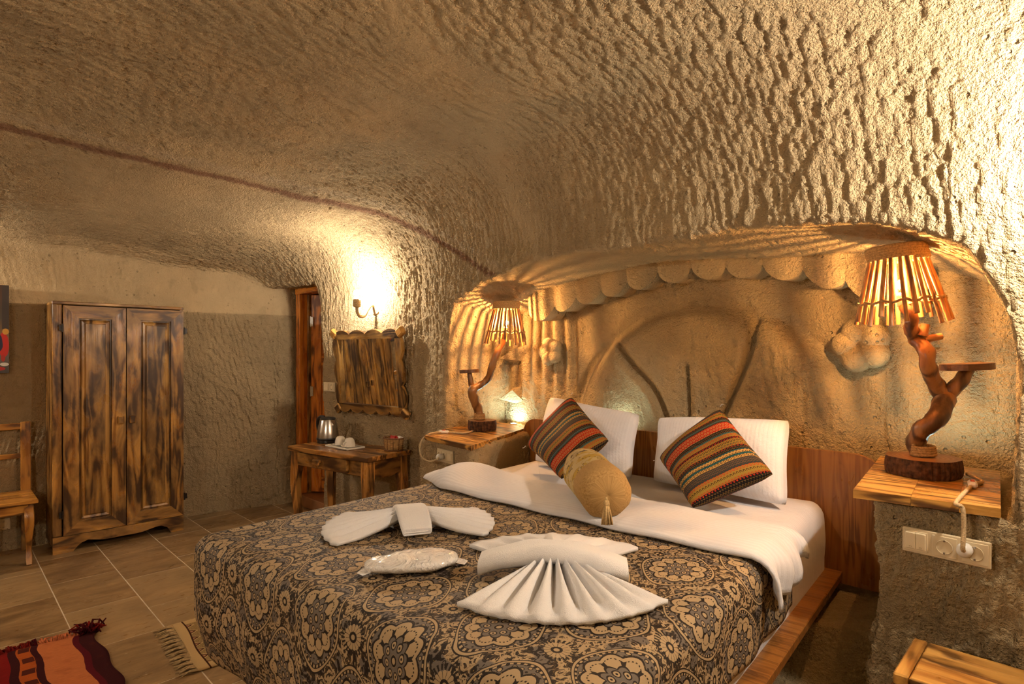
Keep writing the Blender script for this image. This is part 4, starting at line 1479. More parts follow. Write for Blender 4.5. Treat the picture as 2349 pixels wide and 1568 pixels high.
tc2 = P(1272, 1318, tz); tf = P(1285, 1438, tz); tb = P(1292, 1232, tz)
d2 = tf - tc2; a2 = math.atan2(d2.y, d2.x)
tw2 = thing('towel', 'large white towel folded into a fan dress with a thick rolled band', 'towel', tuple(tc2), a2, 'folded towels on the bed')
fix_normals(mk_obj('fan', fan(d2.length * 1.05, 0.88, 8, 0.040, base=0.014, tail=0.03), M_TERRY, tw2, (-0.02, 0, 0), (0, 0, 0.06), True))
fix_normals(mk_obj('fan', fan((tb - tc2).length * 1.0, 0.90, 7, 0.034, base=0.012, tail=0.03), M_TERRY, tw2, (0.0, 0, 0), (0, 0, PI - 0.02), True))
e0, e1 = P(1100, 1322, tz), P(1442, 1338, tz)
hl2 = (e1 - e0).length / 2
mb = (e0 + e1) / 2 - tc2
mb = Matrix.Rotation(-a2, 3, 'Z') @ mb
eb = (e1 - e0); ea_ = math.atan2(eb.y, eb.x) - a2 - PI / 2
fix_normals(mk_obj('band', band(0.050, hl2, 0.052, 0.040, 30), M_TERRY, tw2, (mb.x * 0.5, mb.y, 0.006), (0, 0, ea_), True, angle=1.0))

# ---- wrapped slippers
pc, p0, p1 = P(945, 1300, tz), P(836, 1308, tz), P(1050, 1284, tz)
dd_ = p1 - p0
V, F = [], []
nu, nv = 40, 20
for j in range(nv + 1):
    for i in range(nu):
        a = 2 * PI * i / nu; q = j / nv * PI
        x = -math.cos(q); rr = math.sin(q) ** 0.62
        y = rr * math.cos(a); z = rr * math.sin(a)
        w = 1 + 0.10 * math.sin(9 * x + 3 * a) + 0.06 * math.sin(17 * x - 5 * a)
        V.append((x * 0.135, y * 0.062 * (1 + 0.18 * math.sin(x * 3 + 0.5)), max(-0.016, z * 0.026 * w)))
for j in range(nv):
    for i in range(nu):
        F.append((j * nu + i, j * nu + (i + 1) % nu, (j + 1) * nu + (i + 1) % nu, (j + 1) * nu + i))
pk = thing('slipper_pack', 'pair of white slippers in clear crinkled wrap on the bedspread', 'slippers', (pc.x, pc.y, tz + 0.017), math.atan2(dd_.y, dd_.x))
mk_obj('wrap', (V, F), M_WRAP, pk, smooth=True)
mk_obj('wrap_tail', ([(0.118, -0.030, -0.006), (0.118, 0.026, -0.004), (0.150, 0.020, -0.014), (0.165, -0.012, -0.012), (0.148, -0.034, -0.015)], [(0, 1, 2, 3, 4)]), M_WRAP, pk)
mk_obj('wrap_tail', ([(-0.118, -0.030, -0.008), (-0.118, 0.026, -0.006), (-0.142, 0.024, -0.015), (-0.156, -0.006, -0.014), (-0.140, -0.030, -0.015)], [(4, 3, 2, 1, 0)]), M_WRAP, pk)

# ------------------------------------------------------------------ plank shelves on the stone nightstands
def plank_shelf(name, label, polys, z, th, wood_axis_rot):
    t = thing(name, label, 'shelf', (0, 0, 0))
    c = Vector((0, 0, 0)); n = 0
    for pl in polys:
        for p in pl: c += Vector((p[0], p[1], 0)); n += 1
    c /= n; t.location = (c.x, c.y, z - th)
    for pl in polys:
        cc = sum((Vector((p[0], p[1], 0)) for p in pl), Vector()) / len(pl)
        o = mk_obj('plank', prism([(p[0] - cc.x, p[1] - cc.y) for p in pl], 0, th, 'z'), WD_SHELF[wood_axis_rot], t, (cc.x - c.x, cc.y - c.y, 0))
        fix_normals(o)
    return t
# right shelf: three boards across, slight gaps
A_, B_, C_, D_ = P(1957, 1122, SHELF_R), P(2020, 1045, SHELF_R), P(2296, 1166, SHELF_R), P(2294, 1080, SHELF_R)
C_.x = min(C_.x, NXR - 0.003); D_.x = min(D_.x, NXR - 0.01)
C_.y = max(C_.y, 2.045)
def lerp2(a, b, t): return (a.x + (b.x - a.x) * t, a.y + (b.y - a.y) * t)
polys = []
cuts = [0.0, 0.60, 0.985]
for r0, r1 in ((0.0, 0.70), (0.708, 1.0)):
    L0, R0 = Vector(lerp2(A_, B_, r0)), Vector(lerp2(C_, D_, r0)); L1, R1 = Vector(lerp2(A_, B_, r1)), Vector(lerp2(C_, D_, r1))
    sp = (0.0, 0.42, 0.74, 1.0) if r0 == 0 else (0.0, 0.55, 1.0)
    for s0, s1 in zip(sp[:-1], sp[1:]):
        g = 0.0025
        q0, q1, q2, q3 = L0.lerp(R0, s0 + (g if s0 else 0)), L0.lerp(R0, s1), L1.lerp(R1, s1), L1.lerp(R1, s0 + (g if s0 else 0))
        polys.append([tuple(q0), tuple(q1), tuple(q2), tuple(q3)])
plank_shelf('plank_shelf', 'scorched pine plank shelf under the larger branch lamp beside the socket panel', polys, SHELF_R, 0.026, 0)
l0, l1, l2 = P(974, 998, SHELF_L), P(1081, 1021, SHELF_L), P(1211, 984, SHELF_L)
l2.x -= 0.040; l1 = l1 + Vector((0.012, -0.012, 0)); l3 = Vector((-2.62, 2.84, 0)); l4 = Vector((NXL + 0.004, 2.84, 0)); l5 = Vector((NXL + 0.006, 2.40, 0))
m1, m2 = l1.lerp(l2, 0.55), l0.lerp(l5, 0.8)
plank_shelf('plank_shelf', 'scorched pine plank shelf under the smaller branch lamp by the mirror wall',
            [[(l0.x, l0.y), (l1.x, l1.y), (m1.x, m1.y), (m2.x, m2.y)], [(m2.x, m2.y + 0.004), (m1.x, m1.y + 0.004), (l2.x, l2.y), (l3.x, l3.y), (l4.x, l4.y), (l5.x, l5.y)]], SHELF_L, 0.026, 0)

# ------------------------------------------------------------------ branch lamps
RV = Vector((math.cos(PI / 4), math.sin(PI / 4), 0))        # picture-plane right, the lamps' branching plane
def branch_lamp(label, base_px, zsh, main, side, disc, top, bot, base_r, base_h, nst, scale_name=None):
    o0 = P(base_px[0], base_px[1], zsh)
    dep = (-o0.x + o0.y) / math.sqrt(2)
    k = dep / FPX
    t = thing('table_lamp', label, 'lamp', (o0.x, o0.y, zsh + 0.0005), PI / 4, 'branch table lamps')
    def L(px, py, fwd=0.0): return Vector(((px - base_px[0]) * k, fwd, HC + (HZ - py) * k - zsh))
    # log slice
    n = 30
    jit = [1 + 0.04 * math.sin(3 * a + 1) + 0.02 * math.sin(7 * a) for a in np.linspace(0, 2 * PI, n, endpoint=False)]
    def ring(r, z): return [(r * jit[i] * math.cos(2 * PI * i / n), r * jit[i] * math.sin(2 * PI * i / n), z) for i in range(n)]
    V = []; zs_ = [(0.96, 0.0), (1.0, 0.12), (1.02, 0.4), (1.0, 0.75), (0.97, 1.0)]
    for f_s, z in zs_: V += ring(base_r * f_s, z * base_h)
    F = [(j * n + i, j * n + (i + 1) % n, (j + 1) * n + (i + 1) % n, (j + 1) * n + i) for j in range(4) for i in range(n)]
    F.append(tuple(reversed(range(n))))
    lb = mk_obj('log_base', (V, F), M_BARK, t, smooth=True, angle=0.8)
    mk_obj('log_face', (ring(base_r * 0.985, base_h) + [(0, 0, base_h + 0.001)], [(i, (i + 1) % n, n) for i in range(n)]), M_CUT, lb)
    # stem and side branch
    mp = [L(*p[:2], 0.03 * math.sin(i * 1.7)) if 0 < i < len(main) - 1 else L(*p[:2]) for i, p in enumerate(main)]
    mp[0].z = base_h - 0.01
    sp = spline([(*p, q[2]) for p, q in zip(mp, main)], 6)
    st = tube([tuple(p[:3]) for p in sp], [p[3] * (1 + 0.05 * math.sin(i * 1.1)) for i, p in enumerate(sp)], 14, wob=0.07)
    stem = mk_obj('stem', st, WD_BRANCH[2], t, smooth=True)
    f0 = L(*side[0][:2], 0.02)
    sb = [f0] + [L(*p[:2], 0.0) for p in side[1:]]
    s2 = spline([(*p, q[2]) for p, q in zip(sb, side)], 6)
    mk_obj('side_branch', tube([tuple(p[:3]) for p in s2], [p[3] for p in s2], 12, wob=0.06), WD_BRANCH[2], t, smooth=True)
    for kx, ky, dx, dz, r, ln in STUBS.get(zsh, ()):
        q = L(kx, ky)
        mk_obj('knot_stub', tube([q, q + Vector((dx, -0.02, dz)).normalized() * ln], [r, r * 0.85], 10), WD_BRANCH[0], stem, smooth=True, angle=0.8)
    # little wooden tray on the side branch
    dc = L(disc[0], disc[1]); R_ = disc[2] * k
    V = []
    for z, f_s in ((-0.011, 0.96), (-0.011, 1.0), (0.011, 1.0), (0.011, 0.97)):
        V += [(R_ * f_s * jit[(i * 3) % n] * 1.0 * math.cos(2 * PI * i / n), R_ * 0.86 * f_s * math.sin(2 * PI * i / n), z) for i in range(n)]
    F = [(j * n + i, j * n + (i + 1) % n, (j + 1) * n + (i + 1) % n, (j + 1) * n + i) for j in range(3) for i in range(n)] + [tuple(reversed(range(n))), tuple(3 * n + i for i in range(n))]
    mk_obj('tray_disc', (V, F), WD_BRANCH[0], t, tuple(dc), (0.0, disc[3], 0))
    # rope round the foot of the stem
    b0 = main[0][2] + 0.004
    mk_obj('rope_wrap', tr(coil(lambda q: b0 - 0.004 * q, base_h + 0.004, base_h + 0.040, 4.5, 0.0055, 7, 18), mp[0].x, mp[0].y, 0), M_ROPE, t, smooth=True)
    # shade of sticks
    tc_, bc_ = L(top[0], top[1]), L(bot[0], bot[1]); rt, rb = top[2] * k, bot[2] * k
    ax_ = (tc_ - bc_); H = ax_.length; ax_.normalize()
    rot = ax_.to_track_quat('Z', 'Y').to_matrix().to_4x4(); rot.translation = bc_
    rs = random.Random(int(zsh * 1000))
    sh = bpy.data.objects.new('lamp_shade', None); COL.objects.link(sh); sh.parent = t; sh.matrix_local = rot
    f_ring = 0.28
    for i in range(nst):
        a = 2 * PI * (i + rs.uniform(-0.12, 0.12)) / nst
        e = rs.uniform(-0.018, 0.022)
        r_ = rs.uniform(0.0058, 0.0082) * (rb / 0.135)
        pts = []
        for q in (0, 0.33, 0.66, 1.0):
            z = (H - 0.01) * q + e * (1 - q)
            rr = rb + (rt - rb) * (z / H)
            aa = a + rs.uniform(-0.02, 0.02)
            pts.append((rr * math.cos(aa), rr * math.sin(aa), z))
        mk_obj('stick', tube(pts, [r_ * 1.1, r_, r_ * 0.95, r_ * 0.85], 8), WD_STICK[2], sh, smooth=True, angle=0.9)
    rr = rb + (rt - rb) * f_ring
    pth = []
    N = nst * 6
    for i in range(N):
        a = 2 * PI * i / N; w = math.sin(a * nst)
        pth.append(((rr + 0.009 * w) * math.cos(a), (rr + 0.009 * w) * math.sin(a), H * f_ring + 0.005 * math.cos(a * nst / 2)))
    mk_obj('rope_ring', tube(pth, 0.0048, 6, closed=True), M_ROPE, sh, smooth=True)
    mk_obj('rope_collar', coil(lambda q: rt + 0.010 + 0.003 * math.sin(q * 30), H * 0.93 - 0.012, H + 0.016, 5.2, 0.0075, 7, 22), M_ROPE, sh, smooth=True)
    mk_obj('shade_cap', lathe([(rt * 0.98, H - 0.006), (rt * 0.98, H + 0.006), (0.002, H + 0.008)], 24), M_ROPE, sh, smooth=True, angle=0.8)
    # bulb on its holder
    hold = mp[-1]
    hv = Vector((hold.x, hold.y, hold.z))
    bpos = bc_ + ax_ * (H * 0.50)
    mk_obj('lamp_holder', tube([hv, hv + (bpos - hv) * 0.45, bpos - ax_ * 0.022], [0.014, 0.013, 0.012], 10), M_WHITEPL, t, smooth=True)
    b_ = mk_obj('bulb', tr(icos(0.0125), 0, 0, 0), M_FLAME, t, tuple(bpos + ax_ * 0.006), (0, 0, 0), True)
    b_.scale = (0.9, 0.9, 1.35)
    return t, o0
def z6(x, y): return (1920 + x / 2.45, 540 + y / 2.45)
def z4(x, y): return (950 + x / 3.266, 640 + y / 3.266)
STUBS = {SHELF_R: [(*z6(478, 565), 0.25, 1.0, 0.017, 0.042), (*z6(485, 585), 1.0, 0.18, 0.014, 0.062)], SHELF_L: []}
lampR, oR = branch_lamp('larger branch lamp with a stick shade on the shelf beside the socket panel', (2118, 1088), SHELF_R,
    [(*z6(487, 1270), 0.031), (*z6(478, 1180), 0.030), (*z6(470, 1090), 0.030), (*z6(520, 1030), 0.031), (*z6(620, 925), 0.034), (*z6(590, 850), 0.027), (*z6(490, 745), 0.025), (*z6(480, 650), 0.025), (*z6(478, 580), 0.026), (*z6(430, 520), 0.022), (*z6(385, 445), 0.019), (*z6(365, 400), 0.014)],
    [(*z6(632, 905), 0.026), (*z6(690, 825), 0.024), (*z6(735, 752), 0.020)], (*z6(729, 737), 130 / 2.45, -0.05),
    (*z6(337, 92), 124 / 2.45), (*z6(366, 480), 222 / 2.45), 0.112, 0.062, 24)
lampL, oL = branch_lamp('smaller branch lamp with a stick shade on the shelf by the mirror wall', (1105, 986), SHELF_L,
    [(*z4(490, 1060), 0.030), (*z4(480, 990), 0.029), (*z4(450, 900), 0.029), (*z4(440, 830), 0.029), (*z4(495, 795), 0.022), (*z4(553, 745), 0.022), (*z4(585, 650), 0.022), (*z4(625, 545), 0.021), (*z4(668, 460), 0.017), (*z4(680, 400), 0.012)],
    [(*z4(440, 835), 0.022), (*z4(425, 770), 0.018), (*z4(414, 695), 0.014)], (*z4(411, 689), 72 / 3.266, -0.05),
    (*z4(692, 190), 84 / 3.266), (*z4(685, 478), 152 / 3.266), 0.090, 0.064, 24)

# lamp cords with in-line switches
def cord(name, pts, r, label):
    p = spline(pts, 8)
    c = Vector(p[0])
    t = thing(name, label, 'cord', tuple(c))
    mk_obj('cord', tube([Vector(q) - c for q in p], r, 8), M_CORD, t, smooth=True)
    return t, c
sw = P(2231, 1112, SHELF_R + 0.008)
fyR = lambda x: float(front_y(x))
plug = PY(2216, 1256, 2.05); plug.y = fyR(plug.x) - 0.045
cR, cc = cord('lamp_cord', [tuple(oR + Vector((0.115, 0.05, 0.012))), (oR.x + 0.16, oR.y - 0.02, SHELF_R + 0.007), (sw.x + 0.01, sw.y + 0.05, SHELF_R + 0.007), tuple(sw), (sw.x - 0.005, 2.025, SHELF_R + 0.004), tuple(PY(2208, 1165, 2.005)), tuple(PY(2211, 1215, 2.000)), (plug.x, plug.y - 0.022, plug.z + 0.014), (plug.x, plug.y, plug.z)], 0.0058, 'beige braided lamp cord plugged into the socket panel below the larger lamp')
def inline_switch(t, c, p, rz):
    s = mk_obj('switch_body', boxm(0.024, 0.062, 0.018, 0.006), M_WHITEPL, t, tuple(Vector(p) - c), (0, 0, rz))
    mk_obj('rocker', boxm(0.011, 0.020, 0.006, 0.002), M_REDSW, s, (0, 0, 0.010))
inline_switch(cR, cc, sw + Vector((0.0, 0.0, 0.004)), 0.15)
mk_obj('plug', xf(lathe([(0.017, 0.0), (0.019, 0.012), (0.018, 0.03), (0.011, 0.038), (0.002, 0.040)], 18), Matrix.Rotation(PI / 2, 4, 'X')), M_WHITEPL, cR, tuple(Vector((plug.x, fyR(plug.x) - 0.016, plug.z)) - cc), (0, 0, 0), True)
swL = P(1018, 991, SHELF_L + 0.008)
def face_l(px, py): 
    return PY(px, py, 2.075)
plL = face_l(1015, 1047)
cL, cc = cord('lamp_cord', [(oL.x + 0.02, oL.y - 0.092, SHELF_L + 0.006), (oL.x + 0.06, oL.y - 0.20, SHELF_L + 0.006), tuple(swL), (-2.80, 2.10, SHELF_L + 0.006), tuple(PY(965, 1015, 2.05)), tuple(PY(966, 1045, 2.045)), tuple(PY(985, 1058, 2.03)), tuple(PY(1003, 1053, 2.02)), (plL.x, plL.y - 0.03, plL.z)], 0.0058, 'beige braided lamp cord plugged in below the smaller lamp')
inline_switch(cL, cc, swL + Vector((0, 0, 0.003)), -0.9)
mk_obj('plug', xf(lathe([(0.017, 0.0), (0.019, 0.012), (0.018, 0.03), (0.011, 0.038), (0.002, 0.040)], 18), Matrix.Rotation(PI / 2, 4, 'X')), M_WHITEPL, cL, tuple(Vector((plL.x, 2.073, plL.z)) - cc), (0, 0, 0), True)

# LED spot uplights
def led(loc, label, r=0.022):
    t = thing('uplight', label, 'spot light', tuple(loc), 0, 'white LED uplights')
    mk_obj('rim', lathe([(r, 0.0), (r + 0.009, 0.0), (r + 0.009, 0.005), (r, 0.006)], 20, caps=False), M_STEEL_RIM, t, smooth=True)
    mk_obj('lens', ([(r * math.cos(2 * PI * i / 14), r * math.sin(2 * PI * i / 14), 0.004) for i in range(14)], [tuple(range(14))]), M_LED, t)
led(P(1178, 972, SHELF_L) + Vector((0, 0, 0.0005)), 'small round white LED uplight set in the shelf of the smaller lamp')
led(P(2172, 1070, SHELF_R) + Vector((0, 0, 0.0005)), 'small round white LED uplight behind the larger branch lamp')
led(Vector((-1.86, 2.732, 0.962)), 'small round white LED uplight behind the headboard and smaller pillow', 0.016)

# ------------------------------------------------------------------ wardrobe
WW, WH, WDp = 0.825, 1.775, 0.34
wl = P(118, 1268, 0.0)
ward = thing('wardrobe', 'rustic scorched pine wardrobe with two panelled doors against the wall', 'wardrobe', (-5.125, 0.572 + WW / 2, 0.0), PI / 2)
hw = WW / 2
wbox('side_panel', (0.024, WDp, WH - 0.05), (-hw + 0.012, WDp / 2 + 0.004, WH / 2 + 0.02), ward, WD_BURN)
wbox('side_panel', (0.024, WDp, WH - 0.05), (hw - 0.012, WDp / 2 + 0.004, WH / 2 + 0.02), ward, WD_BURN)
wbox('top_panel', (WW + 0.004, WDp + 0.01, 0.022), (0, WDp / 2 - 0.003, WH - 0.011), ward, WD_BURN)
wbox('back_panel', (WW - 0.05, 0.012, WH - 0.1), (0, WDp - 0.01, WH / 2 + 0.02), ward, WD_BURN)
wbox('bottom_panel', (WW - 0.05, WDp - 0.02, 0.02), (0, WDp / 2, 0.11), ward, WD_BURN)
wbox('stile', (0.055, 0.024, WH - 0.14), (-hw + 0.0275, 0.010, (WH + 0.09) / 2), ward, WD_BURN)
# scalloped plinth with bracket feet
pts = [(-hw, 0.0), (-hw + 0.115, 0.0)]
pts += [(-hw + 0.125 + 0.055 * t, 0.015 + 0.042 * math.sin(t * PI / 2)) for t in np.linspace(0, 1, 5)]
pts += [(x, 0.060 - 0.022 * math.exp(-((x + 0.0) / 0.10) ** 2) + 0.008 * math.cos(x * 26)) for x in np.linspace(-hw + 0.20, hw - 0.16, 21)]
pts += [(hw - 0.10 - 0.03 * (1 - t), 0.052 - 0.04 * t * t) for t in np.linspace(0, 1, 5)]
pts += [(hw - 0.090, 0.0), (hw - 0.005, 0.0), (hw - 0.005, 0.115), (-hw, 0.115)]
fix_normals(mk_obj('plinth', prism(pts, -0.030, -0.006), WD_BURN[0], ward))
for s in (-1, 1):
    wbox('rear_foot', (0.06, 0.05, 0.10), (s * (hw - 0.04), WDp - 0.04, 0.05), ward, WD_BURN)
# doors
dz0, dz1 = 0.118, WH - 0.030
for di, (x0, x1) in enumerate(((-hw + 0.060, 0.020), (0.026, hw - 0.004))):
    w, h = x1 - x0, dz1 - dz0
    dr = thing('door', None, None, ((x0 + x1) / 2, -0.014, (dz0 + dz1) / 2)); dr.parent = ward
    fw = 0.088
    for s in (-1, 1):     # mitred frame
        st = [(s * w / 2, -h / 2), (s * w / 2, h / 2), (s * (w / 2 - fw), h / 2 - fw), (s * (w / 2 - fw), -h / 2 + fw)]
        fix_normals(mk_obj('stile', prism(st, -0.013, 0.012), WD_BURN[2], dr))
        rl = [(-w / 2, s * h / 2), (w / 2, s * h / 2), (w / 2 - fw, s * (h / 2 - fw)), (-w / 2 + fw, s * (h / 2 - fw))]
        fix_normals(mk_obj('rail', prism(rl, -0.012, 0.012), WD_BURN[0], dr))
    pw, ph = w - 2 * fw, h - 2 * fw
    # raised and fielded panel
    V, F = [], []
    for yy, ins in ((0.004, 0.0), (0.004, 0.010), (-0.006, 0.016), (-0.002, 0.030), (-0.002, 0.034), (-0.010, 0.040)):
        a, b = pw / 2 - ins, ph / 2 - ins
        V += [(-a, yy, -b), (a, yy, -b), (a, yy, b), (-a, yy, b)]
    for q in range(5):
        for i in range(4): F.append((q * 4 + i, q * 4 + (i + 1) % 4, q * 4 + 4 + (i + 1) % 4, q * 4 + 4 + i))
    F.append((20, 21, 22, 23))
    fix_normals(mk_obj('panel', (V, F), WD_PANEL[2], dr))
    sgn = 1 if di == 0 else -1
    wbox('handle', (0.040, 0.022, 0.058), (sgn * (w / 2 - 0.034) , -0.024, -0.02), dr, WD_BURN, bev=0.005)
    for zz in (h / 2 - 0.16, -h / 2 + 0.15):
        hg = join(tr(lathe([(0.006, -0.028), (0.006, 0.028)], 10), 0, -0.004, 0), tr(boxm(0.020, 0.004, 0.040, 0.001), sgn * -0.010, 0, 0))
        mk_obj('hinge', hg, M_IRON, dr, (-sgn * (w / 2 + 0.006), -0.012, zz))

# ------------------------------------------------------------------ chair beside the wardrobe
cs = 0.50
ch = thing('chair', 'amber pine chair with a ladder back and curved front legs beside the wardrobe', 'chair', (-5.155, 0.232, 0.0), PI / 2)
# local: x to the wardrobe side, y towards the wall
def cab_leg(x, y, h, sx):
    pts = [(x, y, h), (x, y - 0.028, h - 0.07), (x, y - 0.030, h - 0.14), (x, y - 0.004, h * 0.40), (x, y + 0.006, 0.10), (x, y - 0.010, 0.035), (x, y - 0.026, 0.0)]
    rad = [0.030, 0.034, 0.031, 0.022, 0.019, 0.022, 0.019]
    s = spline([(*p, r) for p, r in zip(pts, rad)], 5)
    V, F = tube([tuple(p[:3]) for p in s], [p[3] for p in s], 4)
    return V, F
SZ = 0.43
for s in (-1, 1):
    mk_obj('front_leg', cab_leg(s * (cs / 2 - 0.045), -0.155, SZ - 0.04, s), WD_CHAIR[2], ch, smooth=True, angle=0.7)
    wbox('back_post', (0.058, 0.034, 0.50), (s * (cs / 2 - 0.029), 0.245, SZ + 0.235), ch, WD_CHAIR, rot=(-0.04, 0, 0))
    wbox('back_leg', (0.052, 0.040, SZ - 0.02), (s * (cs / 2 - 0.029), 0.240, (SZ - 0.02) / 2), ch, WD_BURN)
    wbox('side_apron', (0.024, 0.36, 0.055), (s * (cs / 2 - 0.045), 0.045, SZ - 0.058), ch, WD_CHAIR)
wbox('front_apron', (cs - 0.10, 0.024, 0.062), (0, -0.165, SZ - 0.062), ch, WD_CHAIR)
wbox('back_rail', (cs - 0.10, 0.024, 0.045), (0, 0.253, SZ + 0.455), ch, WD_CHAIR)
wbox('back_rail', (cs - 0.10, 0.022, 0.034), (0, 0.247, SZ + 0.245), ch, WD_CHAIR)
for k in range(3):
    wbox('seat_board', (cs, 0.142, 0.026), (0, -0.125 + k * 0.146, SZ - 0.013), ch, WD_CHAIR)

# ------------------------------------------------------------------ painting on the left wall
pr_ = PX(20, 655, -5.41); pb_ = PX(20, 855, -5.41)
ph_ = pr_.z - pb_.z; pw_ = 0.62
pic = thing('painting', 'unframed market scene canvas with figures in red and dark clothes', 'painting', (-5.390, pr_.y - pw_ / 2, pb_.z), PI / 2)
mk_obj('stretcher', boxm(pw_ - 0.02, 0.030, ph_ - 0.02, 0.002), WD_CHAIR[0], pic, (0, 0.018, ph_ / 2))
cv = mk_obj('canvas', ([(-pw_ / 2, -0.004, 0), (pw_ / 2, -0.004, 0), (pw_ / 2, -0.004, ph_), (-pw_ / 2, -0.004, ph_), (-pw_ / 2, 0.03, 0), (pw_ / 2, 0.03, 0), (pw_ / 2, 0.03, ph_), (-pw_ / 2, 0.03, ph_)], [(0, 1, 2, 3), (1, 5, 6, 2), (4, 0, 3, 7), (3, 2, 6, 7), (4, 5, 1, 0)]), M_PAINT, pic, uv=[(0, 0), (1, 0), (1, 1), (0, 1), (0, 0), (1, 0), (1, 1), (0, 1)])

# ------------------------------------------------------------------ door, standing ajar
dy = 2.44
door = bpy.data.objects.new('door_1', None); COL.objects.link(door); door.location = (-5.27, dy, 0.10)
tag(door, 'orange pine door standing ajar in a scorched frame', None, kind='structure')
dh = 1.86
wbox('door_jamb', (0.085, 0.10, dh), (0.045, 0, dh / 2), door, WD_DOOR)
wbox('door_jamb', (0.085, 0.10, dh), (0.775, 0.0, dh / 2), door, WD_DOOR)
wbox('door_head', (0.85, 0.10, 0.075), (0.41, 0, dh + 0.0375), door, WD_DOOR)
wbox('door_stop', (0.022, 0.05, dh), (0.098, 0.045, dh / 2), door, WD_BURN)
lf = thing('door_leaf', None, None, (0.118, 0.055, 0.004), math.radians(38)); lf.parent = door
for k, (x0, x1) in enumerate(((0.0, 0.10), (0.55, 0.65))):
    wbox('leaf_stile', (x1 - x0, 0.036, dh - 0.02), ((x0 + x1) / 2, 0, dh / 2), lf, WD_DOOR)
for z0, z1 in ((0.0, 0.14), (0.62, 0.72), (1.18, 1.28), (1.74, dh - 0.02)):
    wbox('leaf_rail', (0.45, 0.034, z1 - z0), (0.325, 0, (z0 + z1) / 2 + 0.01), lf, WD_DOOR)
for z0, z1 in ((0.14, 0.62), (0.72, 1.18), (1.28, 1.74)):
    wbox('leaf_panel', (0.45, 0.018, z1 - z0), (0.325, 0.0, (z0 + z1) / 2 + 0.01), lf, WD_DOOR, axis=2)
# carved curl on the upper panel
cv_ = spline([(0.14, -0.012, 1.62), (0.20, -0.012, 1.56), (0.28, -0.012, 1.58), (0.30, -0.012, 1.50), (0.22, -0.012, 1.45), (0.15, -0.012, 1.40)], 6)
mk_obj('carved_curl', tube(cv_, 0.006, 6), M_IRON, lf, smooth=True)
cv_ = spline([(0.13, -0.012, 1.52), (0.18, -0.012, 1.53), (0.21, -0.012, 1.60), (0.16, -0.012, 1.66)], 6)
mk_obj('carved_curl', tube(cv_, 0.006, 6), M_IRON, lf, smooth=True)
for zz in (0.30, 0.95, 1.60):
    mk_obj('hinge', join(lathe([(0.007, -0.05), (0.007, 0.05)], 10), tr(boxm(0.03, 0.004, 0.09, 0.001), 0.016, -0.014, 0)), M_STEEL, lf, (-0.006, -0.014, zz))
sill = mk_obj('trim_1', boxm(0.86, 1.10, 0.10, 0.006), simple('terracotta_step', (0.36, 0.17, 0.075), 0.5, 0.3, nscale=9, namp=0.25), None, (-4.90, dy + 0.49, 0.05))
tag(sill, 'low step behind the doorway', None, kind='structure')

# ------------------------------------------------------------------ desk under the mirror
DZ = 0.72
f0, f1, f2 = P(659, 1022, DZ), P(842, 1050, DZ), P(953, 1036, DZ)
da = math.atan2(f1.y - f0.y, f1.x - f0.x)
dw = (f1 - f0).length; dd = 0.40
desk = thing('desk', 'small scorched pine desk with one drawer and curved legs below the mirror', 'desk', (f0.x, f0.y, 0.0), da)
for k in range(3):
    pw = dd / 3
    wbox('top_board', (dw, pw - 0.0015, 0.034), (dw / 2, pw * (k + 0.5), DZ - 0.017), desk, WD_DESK)
def desk_leg(x, y, sx, sy):
    h = DZ - 0.034
    pts = [(x, y, h), (x + 0.004 * sx, y + 0.004 * sy, h - 0.10), (x + 0.014 * sx, y + 0.012 * sy, h - 0.25), (x - 0.006 * sx, y, 0.20), (x - 0.012 * sx, y - 0.006 * sy, 0.06), (x, y, 0.0)]
    rad = [0.046, 0.046, 0.038, 0.030, 0.028, 0.030]
    s = spline([(*p, r) for p, r in zip(pts, rad)], 5)
    V, F = tube([tuple(p[:3]) for p in s], [p[3] for p in s], 4)
    return V, F
for x, sx in ((0.055, -1), (dw - 0.055, 1)):
    for y, sy in ((0.055, -1), (dd - 0.05, 1)):
        mk_obj('leg', desk_leg(x, y, sx, sy), WD_DESK[2], desk, smooth=True, angle=0.7)
wbox('front_apron', (dw - 0.16, 0.020, 0.105), (dw / 2, 0.050, DZ - 0.090), desk, WD_BURN)
wbox('back_apron', (dw - 0.16, 0.020, 0.09), (dw / 2, dd - 0.04, DZ - 0.080), desk, WD_DESK)
def ap(x):
    pts = [(0.085, DZ - 0.036), (dd - 0.08, DZ - 0.036), (dd - 0.08, DZ - 0.14)]
    pts += [(dd - 0.08 - (dd - 0.165) * t, DZ - 0.135 - 0.028 * math.sin(t * PI)) for t in np.linspace(0.1, 0.9, 7)]
    pts += [(0.085, DZ - 0.14)]
    return prism(pts, x - 0.011, x + 0.011, 'x')
for x in (0.05, dw - 0.035):
    fix_normals(mk_obj('side_apron', ap(x), WD_DESK[1], desk))
drw = wbox('drawer', (dw * 0.62, 0.030, 0.092), (dw * 0.43, 0.026, DZ - 0.086), desk, WD_BURN)
wbox('drawer_knob', (0.075, 0.028, 0.040), (-0.03, -0.028, 0.0), drw, WD_DESK, bev=0.006)

def desk_pt(px, py): return P(px, py, DZ)
dn = Vector((-math.sin(da), math.cos(da), 0)); du = Vector((math.cos(da), math.sin(da), 0))
def on_desk(u, v, z=0.0005): return f0 + du * u + dn * v + Vector((0, 0, z))
def desk_uv(px, py):
    q = desk_pt(px, py) - f0
    return q.dot(du), q.dot(dn)

